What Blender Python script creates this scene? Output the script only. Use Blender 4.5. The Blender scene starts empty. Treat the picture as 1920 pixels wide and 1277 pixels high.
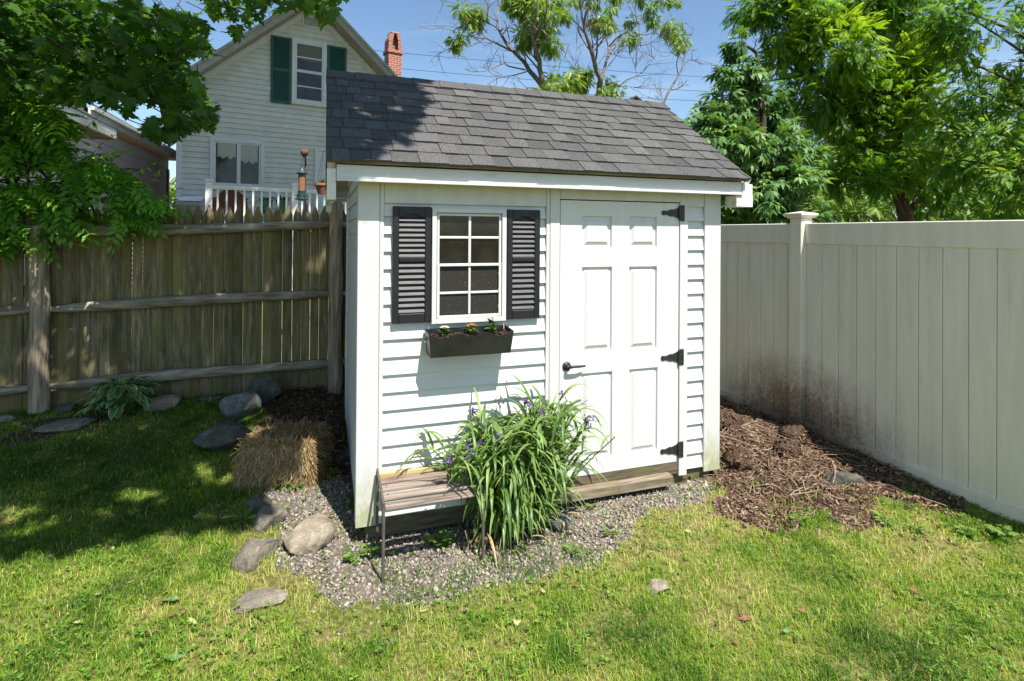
import bpy, math, random
import numpy as np
from mathutils import Vector, Matrix
R = math.radians
rng = np.random.default_rng(7)
random.seed(7)
S = bpy.context.scene
COL = S.collection

# ------------------------------------------------------------------ camera
FPX, YAW, ROLL, HY, CX, CD, CH, PIT = 1021.18, 0.33019, 0.0071, 430.7, -0.2008, 3.2118, 1.6374, 0.0049
_s, _c = math.sin(YAW), math.cos(YAW)
_F = Vector((_s*math.cos(PIT), _c*math.cos(PIT), math.sin(PIT)))
_R0 = Vector((_c, -_s, 0.0)); _U0 = _R0.cross(_F)
_RC = _R0*math.cos(ROLL) + _U0*math.sin(ROLL)
_UC = _U0*math.cos(ROLL) - _R0*math.sin(ROLL)
CAM = Vector((CX, -CD, CH))
cd = bpy.data.cameras.new('camera'); cam = bpy.data.objects.new('camera', cd); COL.objects.link(cam)
cam.matrix_world = Matrix(((_RC.x, _UC.x, -_F.x, CAM.x), (_RC.y, _UC.y, -_F.y, CAM.y), (_RC.z, _UC.z, -_F.z, CAM.z), (0, 0, 0, 1)))
cd.sensor_width = 36.0; cd.lens = FPX/1920*36; cd.shift_y = (HY-638.5)/1920
cd.clip_start = 0.05; cd.clip_end = 3000
S.camera = cam

# ------------------------------------------------------------------ light
SUN = Vector((0.27, -1.0, 1.75)).normalized()          # towards the sun
ELEV = math.asin(SUN.z); AZ = math.atan2(SUN.x, SUN.y)
w = bpy.data.worlds.new('World'); S.world = w; w.use_nodes = True
nt = w.node_tree; nt.nodes.clear()
out = nt.nodes.new('ShaderNodeOutputWorld'); bg = nt.nodes.new('ShaderNodeBackground')
sky = nt.nodes.new('ShaderNodeTexSky'); sky.sky_type = 'NISHITA'; sky.sun_disc = False
sky.sun_elevation = ELEV; sky.sun_rotation = AZ; sky.dust_density = 0.5; sky.ozone_density = 1.2; sky.altitude = 50
bg.inputs['Strength'].default_value = 0.098
# thin high cloud, mixed into the sky
tc = nt.nodes.new('ShaderNodeTexCoord'); mp = nt.nodes.new('ShaderNodeMapping'); mp.inputs['Scale'].default_value = (1.1, 1.1, 5.0)
nz = nt.nodes.new('ShaderNodeTexNoise'); nz.inputs['Scale'].default_value = 2.3; nz.inputs['Detail'].default_value = 7; nz.inputs['Roughness'].default_value = 0.6
rp = nt.nodes.new('ShaderNodeValToRGB'); rp.color_ramp.elements[0].position = 0.50; rp.color_ramp.elements[1].position = 0.85
rp.color_ramp.elements[1].color = (0.5, 0.5, 0.5, 1); rp.color_ramp.elements[0].color = (0.0, 0.0, 0.0, 1)
mx = nt.nodes.new('ShaderNodeMixRGB'); mx.inputs[2].default_value = (4.6, 5.2, 6.0, 1)
L = nt.links.new
L(tc.outputs['Generated'], mp.inputs['Vector']); L(mp.outputs[0], nz.inputs['Vector']); L(nz.outputs[0], rp.inputs[0])
tn_ = nt.nodes.new('ShaderNodeMixRGB'); tn_.blend_type = 'MULTIPLY'; tn_.inputs[0].default_value = 1; tn_.inputs[2].default_value = (.91, 1.0, 1.03, 1)
L(sky.outputs[0], tn_.inputs[1]); L(rp.outputs[0], mx.inputs[0]); L(tn_.outputs[0], mx.inputs[1]); L(mx.outputs[0], bg.inputs[0]); L(bg.outputs[0], out.inputs[0])
sl = bpy.data.lights.new('sun', 'SUN'); so = bpy.data.objects.new('sun', sl); COL.objects.link(so)
sl.energy = 5.0; sl.angle = R(0.5); sl.color = (1.0, 0.955, 0.89)
so.rotation_euler = SUN.to_track_quat('Z', 'Y').to_euler(); so.location = (2, -6, 12)
S.view_settings.view_transform = 'Standard'; S.view_settings.look = 'None'; S.view_settings.gamma = 1.0
S.view_settings.exposure = 0.86
S.cycles.max_bounces = 8; S.cycles.diffuse_bounces = 4; S.cycles.transmission_bounces = 4; S.cycles.transparent_max_bounces = 8
S.cycles.caustics_reflective = False; S.cycles.caustics_refractive = False

# ------------------------------------------------------------------ helpers
def ray(x, y):
    u0, v0 = x-960, y-HY
    cr, sr = math.cos(ROLL), math.sin(ROLL)
    u = u0*cr+v0*sr; v = -u0*sr+v0*cr
    z2, r = -v/FPX, u/FPX
    fw = math.cos(PIT)-z2*math.sin(PIT); Z = math.sin(PIT)+z2*math.cos(PIT)
    return np.array([r*_c+fw*_s, -r*_s+fw*_c, Z])
_O = np.array(CAM)
def atY(x, y, Y): r = ray(x, y); return _O + r*(Y+CD)/r[1]
def atZ(x, y, z): r = ray(x, y); return _O + r*(z-CH)/r[2]
def atD(x, y, D): r = ray(x, y); return _O + r*D            # D = distance along the view axis
def topix(P):
    P = np.atleast_2d(P)
    X = P[:, 0]-CX; Y = P[:, 1]+CD; Z = P[:, 2]-CH
    fw = X*_s+Y*_c; r = X*_c-Y*_s
    f2 = np.maximum(fw*math.cos(PIT)+Z*math.sin(PIT), 1e-3); z2 = -fw*math.sin(PIT)+Z*math.cos(PIT)
    u = FPX*r/f2; v = -FPX*z2/f2
    cr, sr = math.cos(ROLL), math.sin(ROLL)
    q = np.stack([960+u*cr-v*sr, HY+u*sr+v*cr], 1)
    q[fw <= 0.05] = -99999
    return q
def sstep(a, b, x):
    t = np.clip((x-a)/(b-a), 0, 1); return t*t*(3-2*t)
def _hash(i, j):
    n = np.sin(i*127.1+j*311.7)*43758.5453; return n-np.floor(n)
def vnoise(x, y):
    x = np.asarray(x, float); y = np.asarray(y, float)
    i, j = np.floor(x), np.floor(y); fx, fy = x-i, y-j
    fx = fx*fx*(3-2*fx); fy = fy*fy*(3-2*fy)
    return (_hash(i, j)*(1-fx)+_hash(i+1, j)*fx)*(1-fy)+(_hash(i, j+1)*(1-fx)+_hash(i+1, j+1)*fx)*fy
def fbm(x, y, o=4):
    s = 0; a = .5
    for k in range(o): s = s+a*vnoise(x*2**k+17*k, y*2**k+5*k); a *= .5
    return s
def inpoly(px, py, poly):
    px = np.asarray(px); py = np.asarray(py); c = np.zeros(px.shape, bool); n = len(poly)
    for i in range(n):
        x1, y1 = poly[i]; x2, y2 = poly[(i+1) % n]
        if y1 == y2: continue
        c ^= ((y1 > py) != (y2 > py)) & (px < (x2-x1)*(py-y1)/(y2-y1)+x1)
    return c
def ground(x, y):
    x = np.asarray(x, float); y = np.asarray(y, float)
    z = -0.115+0.0*x
    z = z-0.02*sstep(0.2, -2.0, y)
    z = z+(0.20+0.02*x)*sstep(0.95, 2.7, y)*sstep(0.6, -0.3, x)
    z = z+0.10*sstep(0.95, 3, y)*sstep(2.4, 3, x)
    z = z+0.15*np.exp(-((x-2.95)/.55)**2-((y-0.45)/.62)**2)*sstep(3.8, 3.45, x)
    z = z+0.04*sstep(3.3, 3.75, x)
    z = z+(fbm(x*2.2, y*2.2)-.5)*0.05*sstep(-.9, -.2, -np.abs(x-1.2)+1.0) + (fbm(x*1.3+9, y*1.3)-.5)*0.03
    return z

def prop(o, label=None, cat=None, group=None, kind=None):
    if label: o['label'] = label
    if cat: o['category'] = cat
    if group: o['group'] = group
    if kind: o['kind'] = kind
    return o
def thing(name, label, cat, loc=(0, 0, 0), rz=0.0, group=None):
    o = bpy.data.objects.new(name, None); COL.objects.link(o)
    o.location = loc; o.rotation_euler = (0, 0, rz); o.empty_display_size = .1
    return prop(o, label, cat, group)
def wloc(o):
    v = Vector((0, 0, 0))
    while o is not None: v = v+o.location; o = o.parent
    return v
class MB:
    """collects geometry for one mesh object"""
    def __init__(s): s.v = []; s.f = []; s.t = []; s.tint = 0.5
    def add(s, vs, fs, tint=None):
        n = len(s.v); s.v.extend([tuple(float(c) for c in p) for p in vs]); s.f.extend([tuple(i+n for i in f) for f in fs])
        s.t.extend([s.tint if tint is None else tint]*len(vs)); return s
    def box(s, x0, x1, y0, y1, z0, z1, tint=None, b=0.0):
        if b <= 0:
            v = [(x, y, z) for z in (z0, z1) for y in (y0, y1) for x in (x0, x1)]
            return s.add(v, [(0, 2, 3, 1), (4, 5, 7, 6), (0, 1, 5, 4), (2, 6, 7, 3), (0, 4, 6, 2), (1, 3, 7, 5)], tint)
        # chamfered box
        vs = []
        def q(x, y, z): vs.append((x, y, z)); return len(vs)-1
        X = (x0, x1); Y = (y0, y1); Z = (z0, z1); I = {}
        for a in (0, 1):
            for c in (0, 1):
                for e in (0, 1):
                    sx = b if a == 0 else -b; sy = b if c == 0 else -b; sz = b if e == 0 else -b
                    I[a, c, e, 0] = q(X[a], Y[c]+sy, Z[e]+sz); I[a, c, e, 1] = q(X[a]+sx, Y[c], Z[e]+sz); I[a, c, e, 2] = q(X[a]+sx, Y[c]+sy, Z[e])
        fs = []
        for a in (0, 1):
            fs.append((I[a, 0, 0, 0], I[a, 1, 0, 0], I[a, 1, 1, 0], I[a, 0, 1, 0]))
            fs.append((I[0, a, 0, 1], I[1, a, 0, 1], I[1, a, 1, 1], I[0, a, 1, 1]))
            fs.append((I[0, 0, a, 2], I[1, 0, a, 2], I[1, 1, a, 2], I[0, 1, a, 2]))
            for c in (0, 1):
                fs.append((I[a, c, 0, 0], I[a, c, 1, 0], I[a, c, 1, 1], I[a, c, 0, 1]))
                fs.append((I[a, 0, c, 0], I[a, 1, c, 0], I[a, 1, c, 2], I[a, 0, c, 2]))
                fs.append((I[0, a, c, 1], I[1, a, c, 1], I[1, a, c, 2], I[0, a, c, 2]))
                for e in (0, 1): fs.append((I[a, c, e, 0], I[a, c, e, 1], I[a, c, e, 2]))
        return s.add(vs, fs, tint)
    def quad(s, a, b, c, d, tint=None): return s.add([a, b, c, d], [(0, 1, 2, 3)], tint)
    def prism(s, poly, ax, a0, a1, tint=None):
        """poly in the two other axes (in xyz order), extruded along ax"""
        def P(p, a):
            p = list(p); p.insert(ax, a); return tuple(p)
        n = len(poly); vs = [P(p, a0) for p in poly]+[P(p, a1) for p in poly]
        fs = [tuple(range(n)), tuple(range(2*n-1, n-1, -1))]+[(i, i+n, (i+1) % n+n, (i+1) % n) for i in range(n)]
        return s.add(vs, fs, tint)
    def tube(s, pts, rad, n=6, tint=None, cap=True):
        pts = [Vector(p) for p in pts]; m = len(pts)
        if not hasattr(rad, '__len__'): rad = [rad]*m
        vs = []; up = Vector((0.13, 0.21, 0.97))
        for i, p in enumerate(pts):
            d = (pts[min(i+1, m-1)]-pts[max(i-1, 0)])
            d = d.normalized() if d.length > 1e-9 else Vector((0, 0, 1))
            a = d.cross(up)
            if a.length < 1e-3: a = d.cross(Vector((1, 0, 0)))
            a.normalize(); b = d.cross(a)
            for k in range(n):
                t = 2*math.pi*k/n; vs.append(p+(a*math.cos(t)+b*math.sin(t))*rad[i])
        fs = [(i*n+k, i*n+(k+1) % n, (i+1)*n+(k+1) % n, (i+1)*n+k) for i in range(m-1) for k in range(n)]
        if cap: fs += [tuple(range(n-1, -1, -1)), tuple(range((m-1)*n, m*n))]
        return s.add(vs, fs, tint)
    def lathe(s, prof, n=16, c=(0, 0, 0), tint=None):
        vs = [(c[0]+r*math.cos(2*math.pi*k/n), c[1]+r*math.sin(2*math.pi*k/n), c[2]+z) for r, z in prof for k in range(n)]
        m = len(prof)
        fs = [(i*n+k, i*n+(k+1) % n, (i+1)*n+(k+1) % n, (i+1)*n+k) for i in range(m-1) for k in range(n)]
        return s.add(vs, fs, tint)
    def build(s, name, mat, parent=None, smooth=False, world=False, loc=None):
        me = bpy.data.meshes.new(name); v = s.v
        if world and parent is not None:
            o = wloc(parent); v = [(a-o.x, b-o.y, c-o.z) for a, b, c in v]
        if loc is not None: v = [(a-loc[0], b-loc[1], c-loc[2]) for a, b, c in v]
        me.from_pydata(v, [], s.f); me.update()
        at = me.attributes.new('tint', 'FLOAT', 'POINT'); at.data.foreach_set('value', np.array(s.t, np.float32))
        me.materials.append(mat)
        if smooth: me.polygons.foreach_set('use_smooth', np.ones(len(me.polygons), bool))
        o = bpy.data.objects.new(name, me); COL.objects.link(o)
        if parent is not None: o.parent = parent
        if loc is not None: o.location = loc
        return o
def raw_mesh(name, V, F, tint, mat, parent=None, world=True, smooth=False):
    """V (n,3), F (m,k) equal sized faces"""
    V = np.asarray(V, np.float32).reshape(-1, 3)
    if parent is not None and world: V = V-np.array(wloc(parent), np.float32)
    F = np.asarray(F, np.int32); m, k = F.shape
    me = bpy.data.meshes.new(name)
    me.vertices.add(len(V)); me.vertices.foreach_set('co', V.ravel())
    me.loops.add(m*k); me.loops.foreach_set('vertex_index', F.ravel())
    me.polygons.add(m); me.polygons.foreach_set('loop_start', np.arange(0, m*k, k, dtype=np.int32))
    if smooth: me.polygons.foreach_set('use_smooth', np.ones(m, bool))
    me.update(calc_edges=True)
    at = me.attributes.new('tint', 'FLOAT', 'POINT'); at.data.foreach_set('value', np.asarray(tint, np.float32).ravel())
    me.materials.append(mat)
    o = bpy.data.objects.new(name, me); COL.objects.link(o)
    if parent is not None: o.parent = parent
    return o
def frames(d, up, roll=None):
    """rotation matrices whose columns are x=d, y=side, z=normal"""
    d = d/np.linalg.norm(d, axis=1, keepdims=True)
    y = np.cross(up, d); y /= np.linalg.norm(y, axis=1, keepdims=True)+1e-9
    z = np.cross(d, y)
    if roll is not None:
        c, s_ = np.cos(roll)[:, None], np.sin(roll)[:, None]; y, z = y*c+z*s_, z*c-y*s_
    return np.stack([d, y, z], 2)
def inst(tv, tf, P, M, sc):
    """instances of a template, returned as raw verts and faces"""
    tv = np.asarray(tv, float); tf = np.asarray(tf); n = len(P)
    sc = np.asarray(sc, float); sc = sc[:, None, None] if sc.ndim == 1 else sc[:, None, :]
    V = np.einsum('nij,nvj->nvi', M, tv[None]*sc)+P[:, None, :]
    F = (tf[None]+(np.arange(n)*len(tv))[:, None, None]).reshape(-1, tf.shape[1])
    return V.reshape(-1, 3), F
def rdir(n):
    v = rng.normal(size=(n, 3)); return v/np.linalg.norm(v, axis=1, keepdims=True)

# ------------------------------------------------------------------ materials
def newmat(name):
    m = bpy.data.materials.new(name); m.use_nodes = True; t = m.node_tree
    return m, t, t.nodes['Principled BSDF'], t.nodes['Material Output']
def noise_node(t, scale, detail=5, rough=.55, stretch=None, coord='Object'):
    tc = t.nodes.new('ShaderNodeTexCoord'); n = t.nodes.new('ShaderNodeTexNoise')
    n.inputs['Scale'].default_value = scale; n.inputs['Detail'].default_value = detail; n.inputs['Roughness'].default_value = rough
    if stretch:
        mp = t.nodes.new('ShaderNodeMapping'); mp.inputs['Scale'].default_value = stretch
        t.links.new(tc.outputs[coord], mp.inputs[0]); t.links.new(mp.outputs[0], n.inputs['Vector'])
    else: t.links.new(tc.outputs[coord], n.inputs['Vector'])
    return n
def ramp(t, src, stops):
    r = t.nodes.new('ShaderNodeValToRGB'); e = r.color_ramp.elements
    while len(e) < len(stops): e.new(.5)
    for k, (p, c) in enumerate(stops): e[k].position = p; e[k].color = (*c, 1) if len(c) == 3 else c
    t.links.new(src, r.inputs[0]); return r.outputs[0]
def mixc(t, fac, a, b, mode='MIX'):
    m = t.nodes.new('ShaderNodeMixRGB'); m.blend_type = mode
    for i, x in ((0, fac), (1, a), (2, b)):
        if isinstance(x, (int, float)): m.inputs[i].default_value = x
        elif isinstance(x, tuple): m.inputs[i].default_value = (*x, 1) if len(x) == 3 else x
        else: t.links.new(x, m.inputs[i])
    return m.outputs[0]
def attr(t, name='tint'):
    a = t.nodes.new('ShaderNodeAttribute'); a.attribute_name = name; return a.outputs['Fac']
def bump(t, src, bsdf, strength=.3, dist=.01):
    b = t.nodes.new('ShaderNodeBump'); b.inputs['Strength'].default_value = strength; b.inputs['Distance'].default_value = dist
    t.links.new(src, b.inputs['Height']); t.links.new(b.outputs[0], bsdf.inputs['Normal'])
def surf(name, c1, c2, scale=8, rough=.6, bs=.2, bd=.005, stretch=None, c3=None, scale3=2, p3=(.55, .75), tintamt=0.0, spec=.5, bscale=None, coord='Object', lo=.35, hi=.65, stretch3=None):
    m, t, b, o = newmat(name)
    n = noise_node(t, scale, stretch=stretch, coord=coord)
    col = ramp(t, n.outputs[0], [(lo, c1), (hi, c2)])
    if c3 is not None:
        n3 = noise_node(t, scale3, detail=6, rough=.65, coord=coord, stretch=stretch3)
        f = ramp(t, n3.outputs[0], [(p3[0], (0, 0, 0)), (p3[1], (1, 1, 1))]); col = mixc(t, f, col, c3)
    if tintamt:
        mr = t.nodes.new('ShaderNodeMapRange'); t.links.new(attr(t), mr.inputs[0]); mr.inputs[3].default_value = 1-tintamt; mr.inputs[4].default_value = 1+tintamt
        col = mixc(t, 1.0, col, mr.outputs[0], 'MULTIPLY')
    t.links.new(col, b.inputs['Base Color']); b.inputs['Roughness'].default_value = rough; b.inputs['Specular IOR Level'].default_value = spec
    if bs: bump(t, (noise_node(t, bscale, stretch=stretch, coord=coord) if bscale else n).outputs[0], b, bs, bd)
    return m
def leafmat(name, stops, trans=(1.6, 1.5, .5), tfac=.35, rough=.45, spec=.35):
    m, t, b, o = newmat(name)
    col = ramp(t, attr(t), stops); t.links.new(col, b.inputs['Base Color'])
    b.inputs['Roughness'].default_value = rough; b.inputs['Specular IOR Level'].default_value = spec
    tr = t.nodes.new('ShaderNodeBsdfTranslucent'); t.links.new(mixc(t, 1.0, col, trans, 'MULTIPLY'), tr.inputs[0])
    mx = t.nodes.new('ShaderNodeMixShader'); mx.inputs[0].default_value = tfac
    t.links.new(b.outputs[0], mx.inputs[1]); t.links.new(tr.outputs[0], mx.inputs[2]); t.links.new(mx.outputs[0], o.inputs['Surface'])
    return m
# ------------------------------------------------------------------ ground (one sheet to the horizon)
GRAVEL = [(-.66,.86),(-.19,.80),(.10,1.6),(.02,.09),(.26,.05),(1.03,.0),(2.40,.06),(2.30,-.14),(2.10,-.22),(1.72,-.34),(1.44,-.46),(1.24,-.54),(.99,-.60),(.60,-.61),(.17,-.65),(-.13,-.52),(-.22,-.26),(-.40,-.08),(-.52,.3)]
MULCHL = [(-1.05,2.9),(-.9,2.35),(-.69,2.1),(-.55,1.5),(-.2,1.0),(0.1,.7),(.05,2.0),(.0,3.2)]
MULCHR = [(2.44,1.6),(3.9,1.6),(3.82,.2),(3.74,-.45),(3.60,-.92),(3.32,-.60),(2.85,-.70),(2.4,-.58),(2.22,-.35),(2.3,-.12),(2.44,.0)]
def soft(x, y, poly, j=.10):
    """region membership with a ragged edge"""
    n1 = (fbm(x*5+3, y*5+8)-.47)*j*3.2; n2 = (fbm(x*5+31, y*5+1)-.47)*j*3.2
    return inpoly(x+n1, y+n2, poly)
def axis(lo, hi, step, far):
    a = list(np.arange(lo, hi+1e-6, step)); d = step; p = hi
    while p < far: d *= 1.35; p += d; a.append(p)
    d = step; p = lo
    while p > -far: d *= 1.35; p -= d; a.insert(0, p)
    return np.array(a)
gx = axis(-4.2, 4.6, .035, 900); gy = axis(-2.9, 3.4, .035, 900)
XX, YY = np.meshgrid(gx, gy); ZZ = ground(XX, YY)
core = (np.abs(XX) < 6) & (np.abs(YY) < 6)
ZZ = np.where(core, ZZ, np.where(YY > 3, 0.12, -.12)*sstep(1500, 20, np.abs(YY)))
lump = (fbm(XX*9, YY*9)-.5)*.03
mR = inpoly(XX, YY, MULCHR)
ZZ = ZZ+np.where(mR, lump*2.6, lump*.5)*core
V = np.stack([XX, YY, ZZ], -1).reshape(-1, 3); ny, nx = XX.shape
ii = (np.arange(ny-1)[:, None]*nx+np.arange(nx-1)[None]).ravel()
Fq = np.stack([ii, ii+1, ii+nx+1, ii+nx], 1)
def region(x, y):
    g = soft(x, y, GRAVEL, .11); m = soft(x, y, MULCHR, .17) | soft(x, y, MULCHL, .09)
    bare = (fbm(x*1.7+4, y*1.7+2) > .60) & (y > .9) & (x < -.4)
    return g, m, bare
gr, mu, ba = region(V[:, 0], V[:, 1])
tint = np.where(gr, .5, np.where(mu, .9, np.where(ba, .75, .1)))
m, t, b, o = newmat('soil')
n1 = noise_node(t, 30, 8, .7); n2 = noise_node(t, 4, 6, .65)
lawn = ramp(t, n1.outputs[0], [(.3, (.045, .045, .012)), (.5, (.14, .135, .04)), (.7, (.30, .26, .11))])
dirt = ramp(t, n1.outputs[0], [(.3, (.030, .018, .012)), (.7, (.12, .075, .05))])
grav = ramp(t, n1.outputs[0], [(.3, (.07, .055, .04)), (.7, (.24, .20, .155))])
a = attr(t)
f1 = ramp(t, a, [(.2, (0, 0, 0)), (.45, (1, 1, 1))]); f2 = ramp(t, a, [(.55, (0, 0, 0)), (.72, (1, 1, 1))])
t.links.new(mixc(t, f2, mixc(t, f1, lawn, grav), dirt), b.inputs['Base Color']); b.inputs['Roughness'].default_value = .95; b.inputs['Specular IOR Level'].default_value = .2
bump(t, n1.outputs[0], b, .8, .02)
M_SOIL = m
prop(raw_mesh('ground', V, Fq, tint, M_SOIL, smooth=True), kind='structure')

# ------------------------------------------------------------------ materials for buildings
M_WHITE = surf('white_vinyl', (.59, .588, .565), (.635, .633, .61), 3, .45, .08, .002, c3=(.55, .54, .46), scale3=2.6, p3=(.58, .85), spec=.4)
M_TRIM = surf('white_trim', (.54, .54, .52), (.60, .60, .58), 6, .5, .12, .002, c3=(.55, .54, .46), scale3=5, p3=(.62, .82), stretch=(3, 3, .6), spec=.4)
# corner boards with green algae low down, where rain splashes
def trim_algae():
    m, t, b, o = newmat('white_corner_board')
    tc = t.nodes.new('ShaderNodeTexCoord'); sp = t.nodes.new('ShaderNodeSeparateXYZ'); t.links.new(tc.outputs['Object'], sp.inputs[0])
    n = noise_node(t, 22, 6, .7, stretch=(1, 1, .5)); mr = t.nodes.new('ShaderNodeMapRange')
    mr.inputs[1].default_value = 0.55; mr.inputs[2].default_value = -.02; t.links.new(sp.outputs[2], mr.inputs[0])
    mu_ = t.nodes.new('ShaderNodeMath'); mu_.operation = 'MULTIPLY'; t.links.new(n.outputs[0], mu_.inputs[0]); t.links.new(mr.outputs[0], mu_.inputs[1])
    f = ramp(t, mu_.outputs[0], [(.22, (0, 0, 0)), (.52, (.75, .75, .75))])
    n2 = noise_node(t, 5)
    t.links.new(mixc(t, f, ramp(t, n2.outputs[0], [(.3, (.54, .54, .52)), (.7, (.60, .60, .58))]), (.30, .31, .12)), b.inputs['Base Color'])
    b.inputs['Roughness'].default_value = .5; bump(t, n.outputs[0], b, .08, .003); return m
M_CORNER = trim_algae()
M_DOOR = surf('white_door_paint', (.60, .598, .575), (.64, .638, .615), 2.5, .38, .1, .0015, stretch=(8, 8, .5), bscale=14, spec=.45, c3=(.62, .60, .52), scale3=2.2, p3=(.66, .9))
M_BLACK = surf('black_plastic', (.006, .007, .009), (.012, .012, .014), 10, .45, .15, .002, stretch=(4, 4, 1), spec=.45)
M_LOUVRE = surf('weathered_sheen_louvre', (.014, .0135, .0135), (.044, .0425, .0415), 14, .55, .25, .002, stretch=(1, 4, 6), spec=.5)  # weathered grey, with the sunlit sheen of the slats put into the colour
M_IRON = surf('black_iron', (.012, .012, .013), (.03, .03, .032), 40, .45, .3, .001, spec=.5)
M_GLASS = surf('dark_window_glass', (.007, .006, .005), (.016, .014, .011), 3, .08, 0, spec=.35)
M_SCREEN = surf('insect_screen', (.012, .011, .009), (.034, .031, .026), 240, .65, .2, .001, stretch=(1, 1, .6), spec=.25)
M_OLDWOOD = surf('weathered_wood', (.12, .09, .06), (.30, .24, .17), 9, .85, .5, .004, stretch=(.5, 6, 6), c3=(.16, .15, .06), scale3=3.5, p3=(.5, .72), tintamt=.35)
M_SILL = surf('damp_mossy_timber', (.06, .045, .028), (.17, .13, .08), 9, .85, .5, .004, stretch=(.5, 6, 6), c3=(.08, .10, .02), scale3=7, p3=(.48, .66))
M_DARK = surf('gap_shade', (.006, .006, .006), (.012, .012, .012), 10, .9, 0)
M_SOFFIT = surf('soffit_board', (.42, .40, .33), (.55, .53, .45), 7, .7, .15, .003, stretch=(.6, 4, 4), c3=(.22, .21, .14), scale3=4, p3=(.55, .75))
def specks(m, scale, lo, col):
    t = m.node_tree; b = t.nodes['Principled BSDF']; src = b.inputs['Base Color'].links[0].from_socket
    n = noise_node(t, scale, 4, .7); f = ramp(t, n.outputs[0], [(lo, (0, 0, 0)), (lo+.03, (.8, .8, .8))]); t.links.new(mixc(t, f, src, col), b.inputs['Base Color'])
    n = noise_node(t, 5, 5, .6); f = ramp(t, n.outputs[0], [(.45, (0, 0, 0)), (.75, (.5, .5, .5))]); t.links.new(mixc(t, f, b.inputs['Base Color'].links[0].from_socket, tuple(c*.12 for c in col)), b.inputs['Base Color'])
specks(M_GLASS, 45, .72, (.35, .33, .30)); specks(M_SCREEN, 110, .64, (.22, .20, .16))
def shingle_mat(name, dark, light):
    m, t, b, o = newmat(name)
    n = noise_node(t, 190, 3, .7); nb = noise_node(t, 3.0, 5, .6)
    col = ramp(t, n.outputs[0], [(.30, tuple(c*.45 for c in dark)), (.5, dark), (.68, light)])
    mr = t.nodes.new('ShaderNodeMapRange'); t.links.new(attr(t), mr.inputs[0]); mr.inputs[3].default_value = .70; mr.inputs[4].default_value = 1.32
    col = mixc(t, 1.0, col, mr.outputs[0], 'MULTIPLY')
    col = mixc(t, 1.0, col, ramp(t, nb.outputs[0], [(.3, (.86, .86, .88)), (.7, (1.08, 1.06, 1.03))]), 'MULTIPLY')
    t.links.new(col, b.inputs['Base Color']); b.inputs['Roughness'].default_value = .92; b.inputs['Specular IOR Level'].default_value = .25
    bump(t, n.outputs[0], b, .7, .003); return m
M_SHING = shingle_mat('grey_roof_shingles', (.072, .0715, .070), (.20, .199, .195))

def laps(mb, xf, z0, z1, exp, lap, P, flip=False, jit=.0):
    """lap siding between z0 and z1; xf(z) -> (x0, x1); P(x, d, z) -> world point, d = outwards"""
    z = z0; k = 0
    while z < z1-1e-4:
        zt = min(z+exp, z1); a0, a1 = xf(z); b0, b1 = xf(zt)
        lp = lap*(1+jit*(rng.random()-.5)); tn = rng.random()
        if a1 > a0+1e-3:
            bb = (max(b0, a0) if b1 > b0 else (b0+b1)/2, b1 if b1 > b0 else (b0+b1)/2)
            vs = [P(a0, lp, z), P(a1, lp, z), P(bb[1], 0.001, zt), P(bb[0], 0.001, zt), P(a0, 0, z), P(a1, 0, z)]
            fs = [(0, 1, 2, 3), (4, 5, 1, 0), (0, 3, 4), (1, 5, 2)]
            if flip: fs = [f[::-1] for f in fs]
            mb.add(vs, fs, tn)
        z = zt; k += 1

# ------------------------------------------------------------------ the shed
SW, SD, SH = 2.44, 1.90, 1.93
shed = thing('garden_shed', 'small white vinyl sided shed with dark grey shingle roof and six panel door', 'shed', (0, 0, 0))
ZE, ZR, YE, YR = 2.012, 2.782, -.18, .95           # shingle edge and ridge
SLOPE = (ZR-ZE)/(YR-YE)
def roofz(y): return ZE+(min(y, 2*YR-y)-YE)*SLOPE
w_ = MB()
PF = lambda x, d, z: (x, -d, z)
laps(w_, lambda z: (.118, 1.120), 0, SH-.01, .1015, .019, PF)
laps(w_, lambda z: (2.185, 2.330), 0, SH-.01, .1015, .019, PF)
w_.box(.02, SW-.02, .004, .05, .0, SH+.02)
w_.build('front_wall', M_WHITE, shed)
for side in (0, 1):
    w_ = MB()
    zz = lambda z: (.08, SD-.08) if z < 1.98 else (.05+(z-2.05)/SLOPE, SD-.05-(z-2.05)/SLOPE)
    if side == 0: laps(w_, zz, 0, 2.70, .1015, .018, lambda x, d, z: (-d+.0, x, z), flip=True)
    else: laps(w_, zz, 0, 2.70, .1015, .018, lambda x, d, z: (SW+d, x, z))
    w_.prism([(.03, -.02), (SD-.03, -.02), (SD-.03, 2.05), (.95, 2.70), (.03, 2.05)], 0, *((.004, .05) if side == 0 else (SW-.05, SW-.004)))
    w_.build('side_wall', M_WHITE, shed)
w_ = MB(); laps(w_, lambda z: (.09, SW-.09), 0, SH, .1015, .018, lambda x, d, z: (x, SD+d, z), flip=True)
w_.box(.02, SW-.02, SD-.05, SD-.004, -.02, SH+.02); w_.build('back_wall', M_WHITE, shed)
for (x0, x1, y0, y1) in ((-.028, .092, -.028, .09), (SW-.115, SW+.022, -.028, .09), (-.022, .092, SD-.09, SD+.022), (SW-.115, SW+.022, SD-.09, SD+.022)):
    c = MB(); lo = -.035
    ya, yb = (y0, y0+.02) if y0 < .5 else (y1-.02, y1)
    c.box(x0, x1, ya, yb, lo, SH, b=.003)
    xa, xb = (x0, x0+.02) if x0 < 1 else (x1-.02, x1)
    if y0 < .5: c.box(xa, xb, yb+.001, y1, lo, SH, b=.003)
    else: c.box(xa, xb, y0, ya-.001, lo, SH, b=.003)
    c.build('corner_board', M_CORNER, shed)
tr = MB()
tr.box(.094, .117, -.025, .002, -.03, SH, b=.003)                       # channel beside the left board
tr.build('siding_channel', M_TRIM, shed)
fr = MB()
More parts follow.
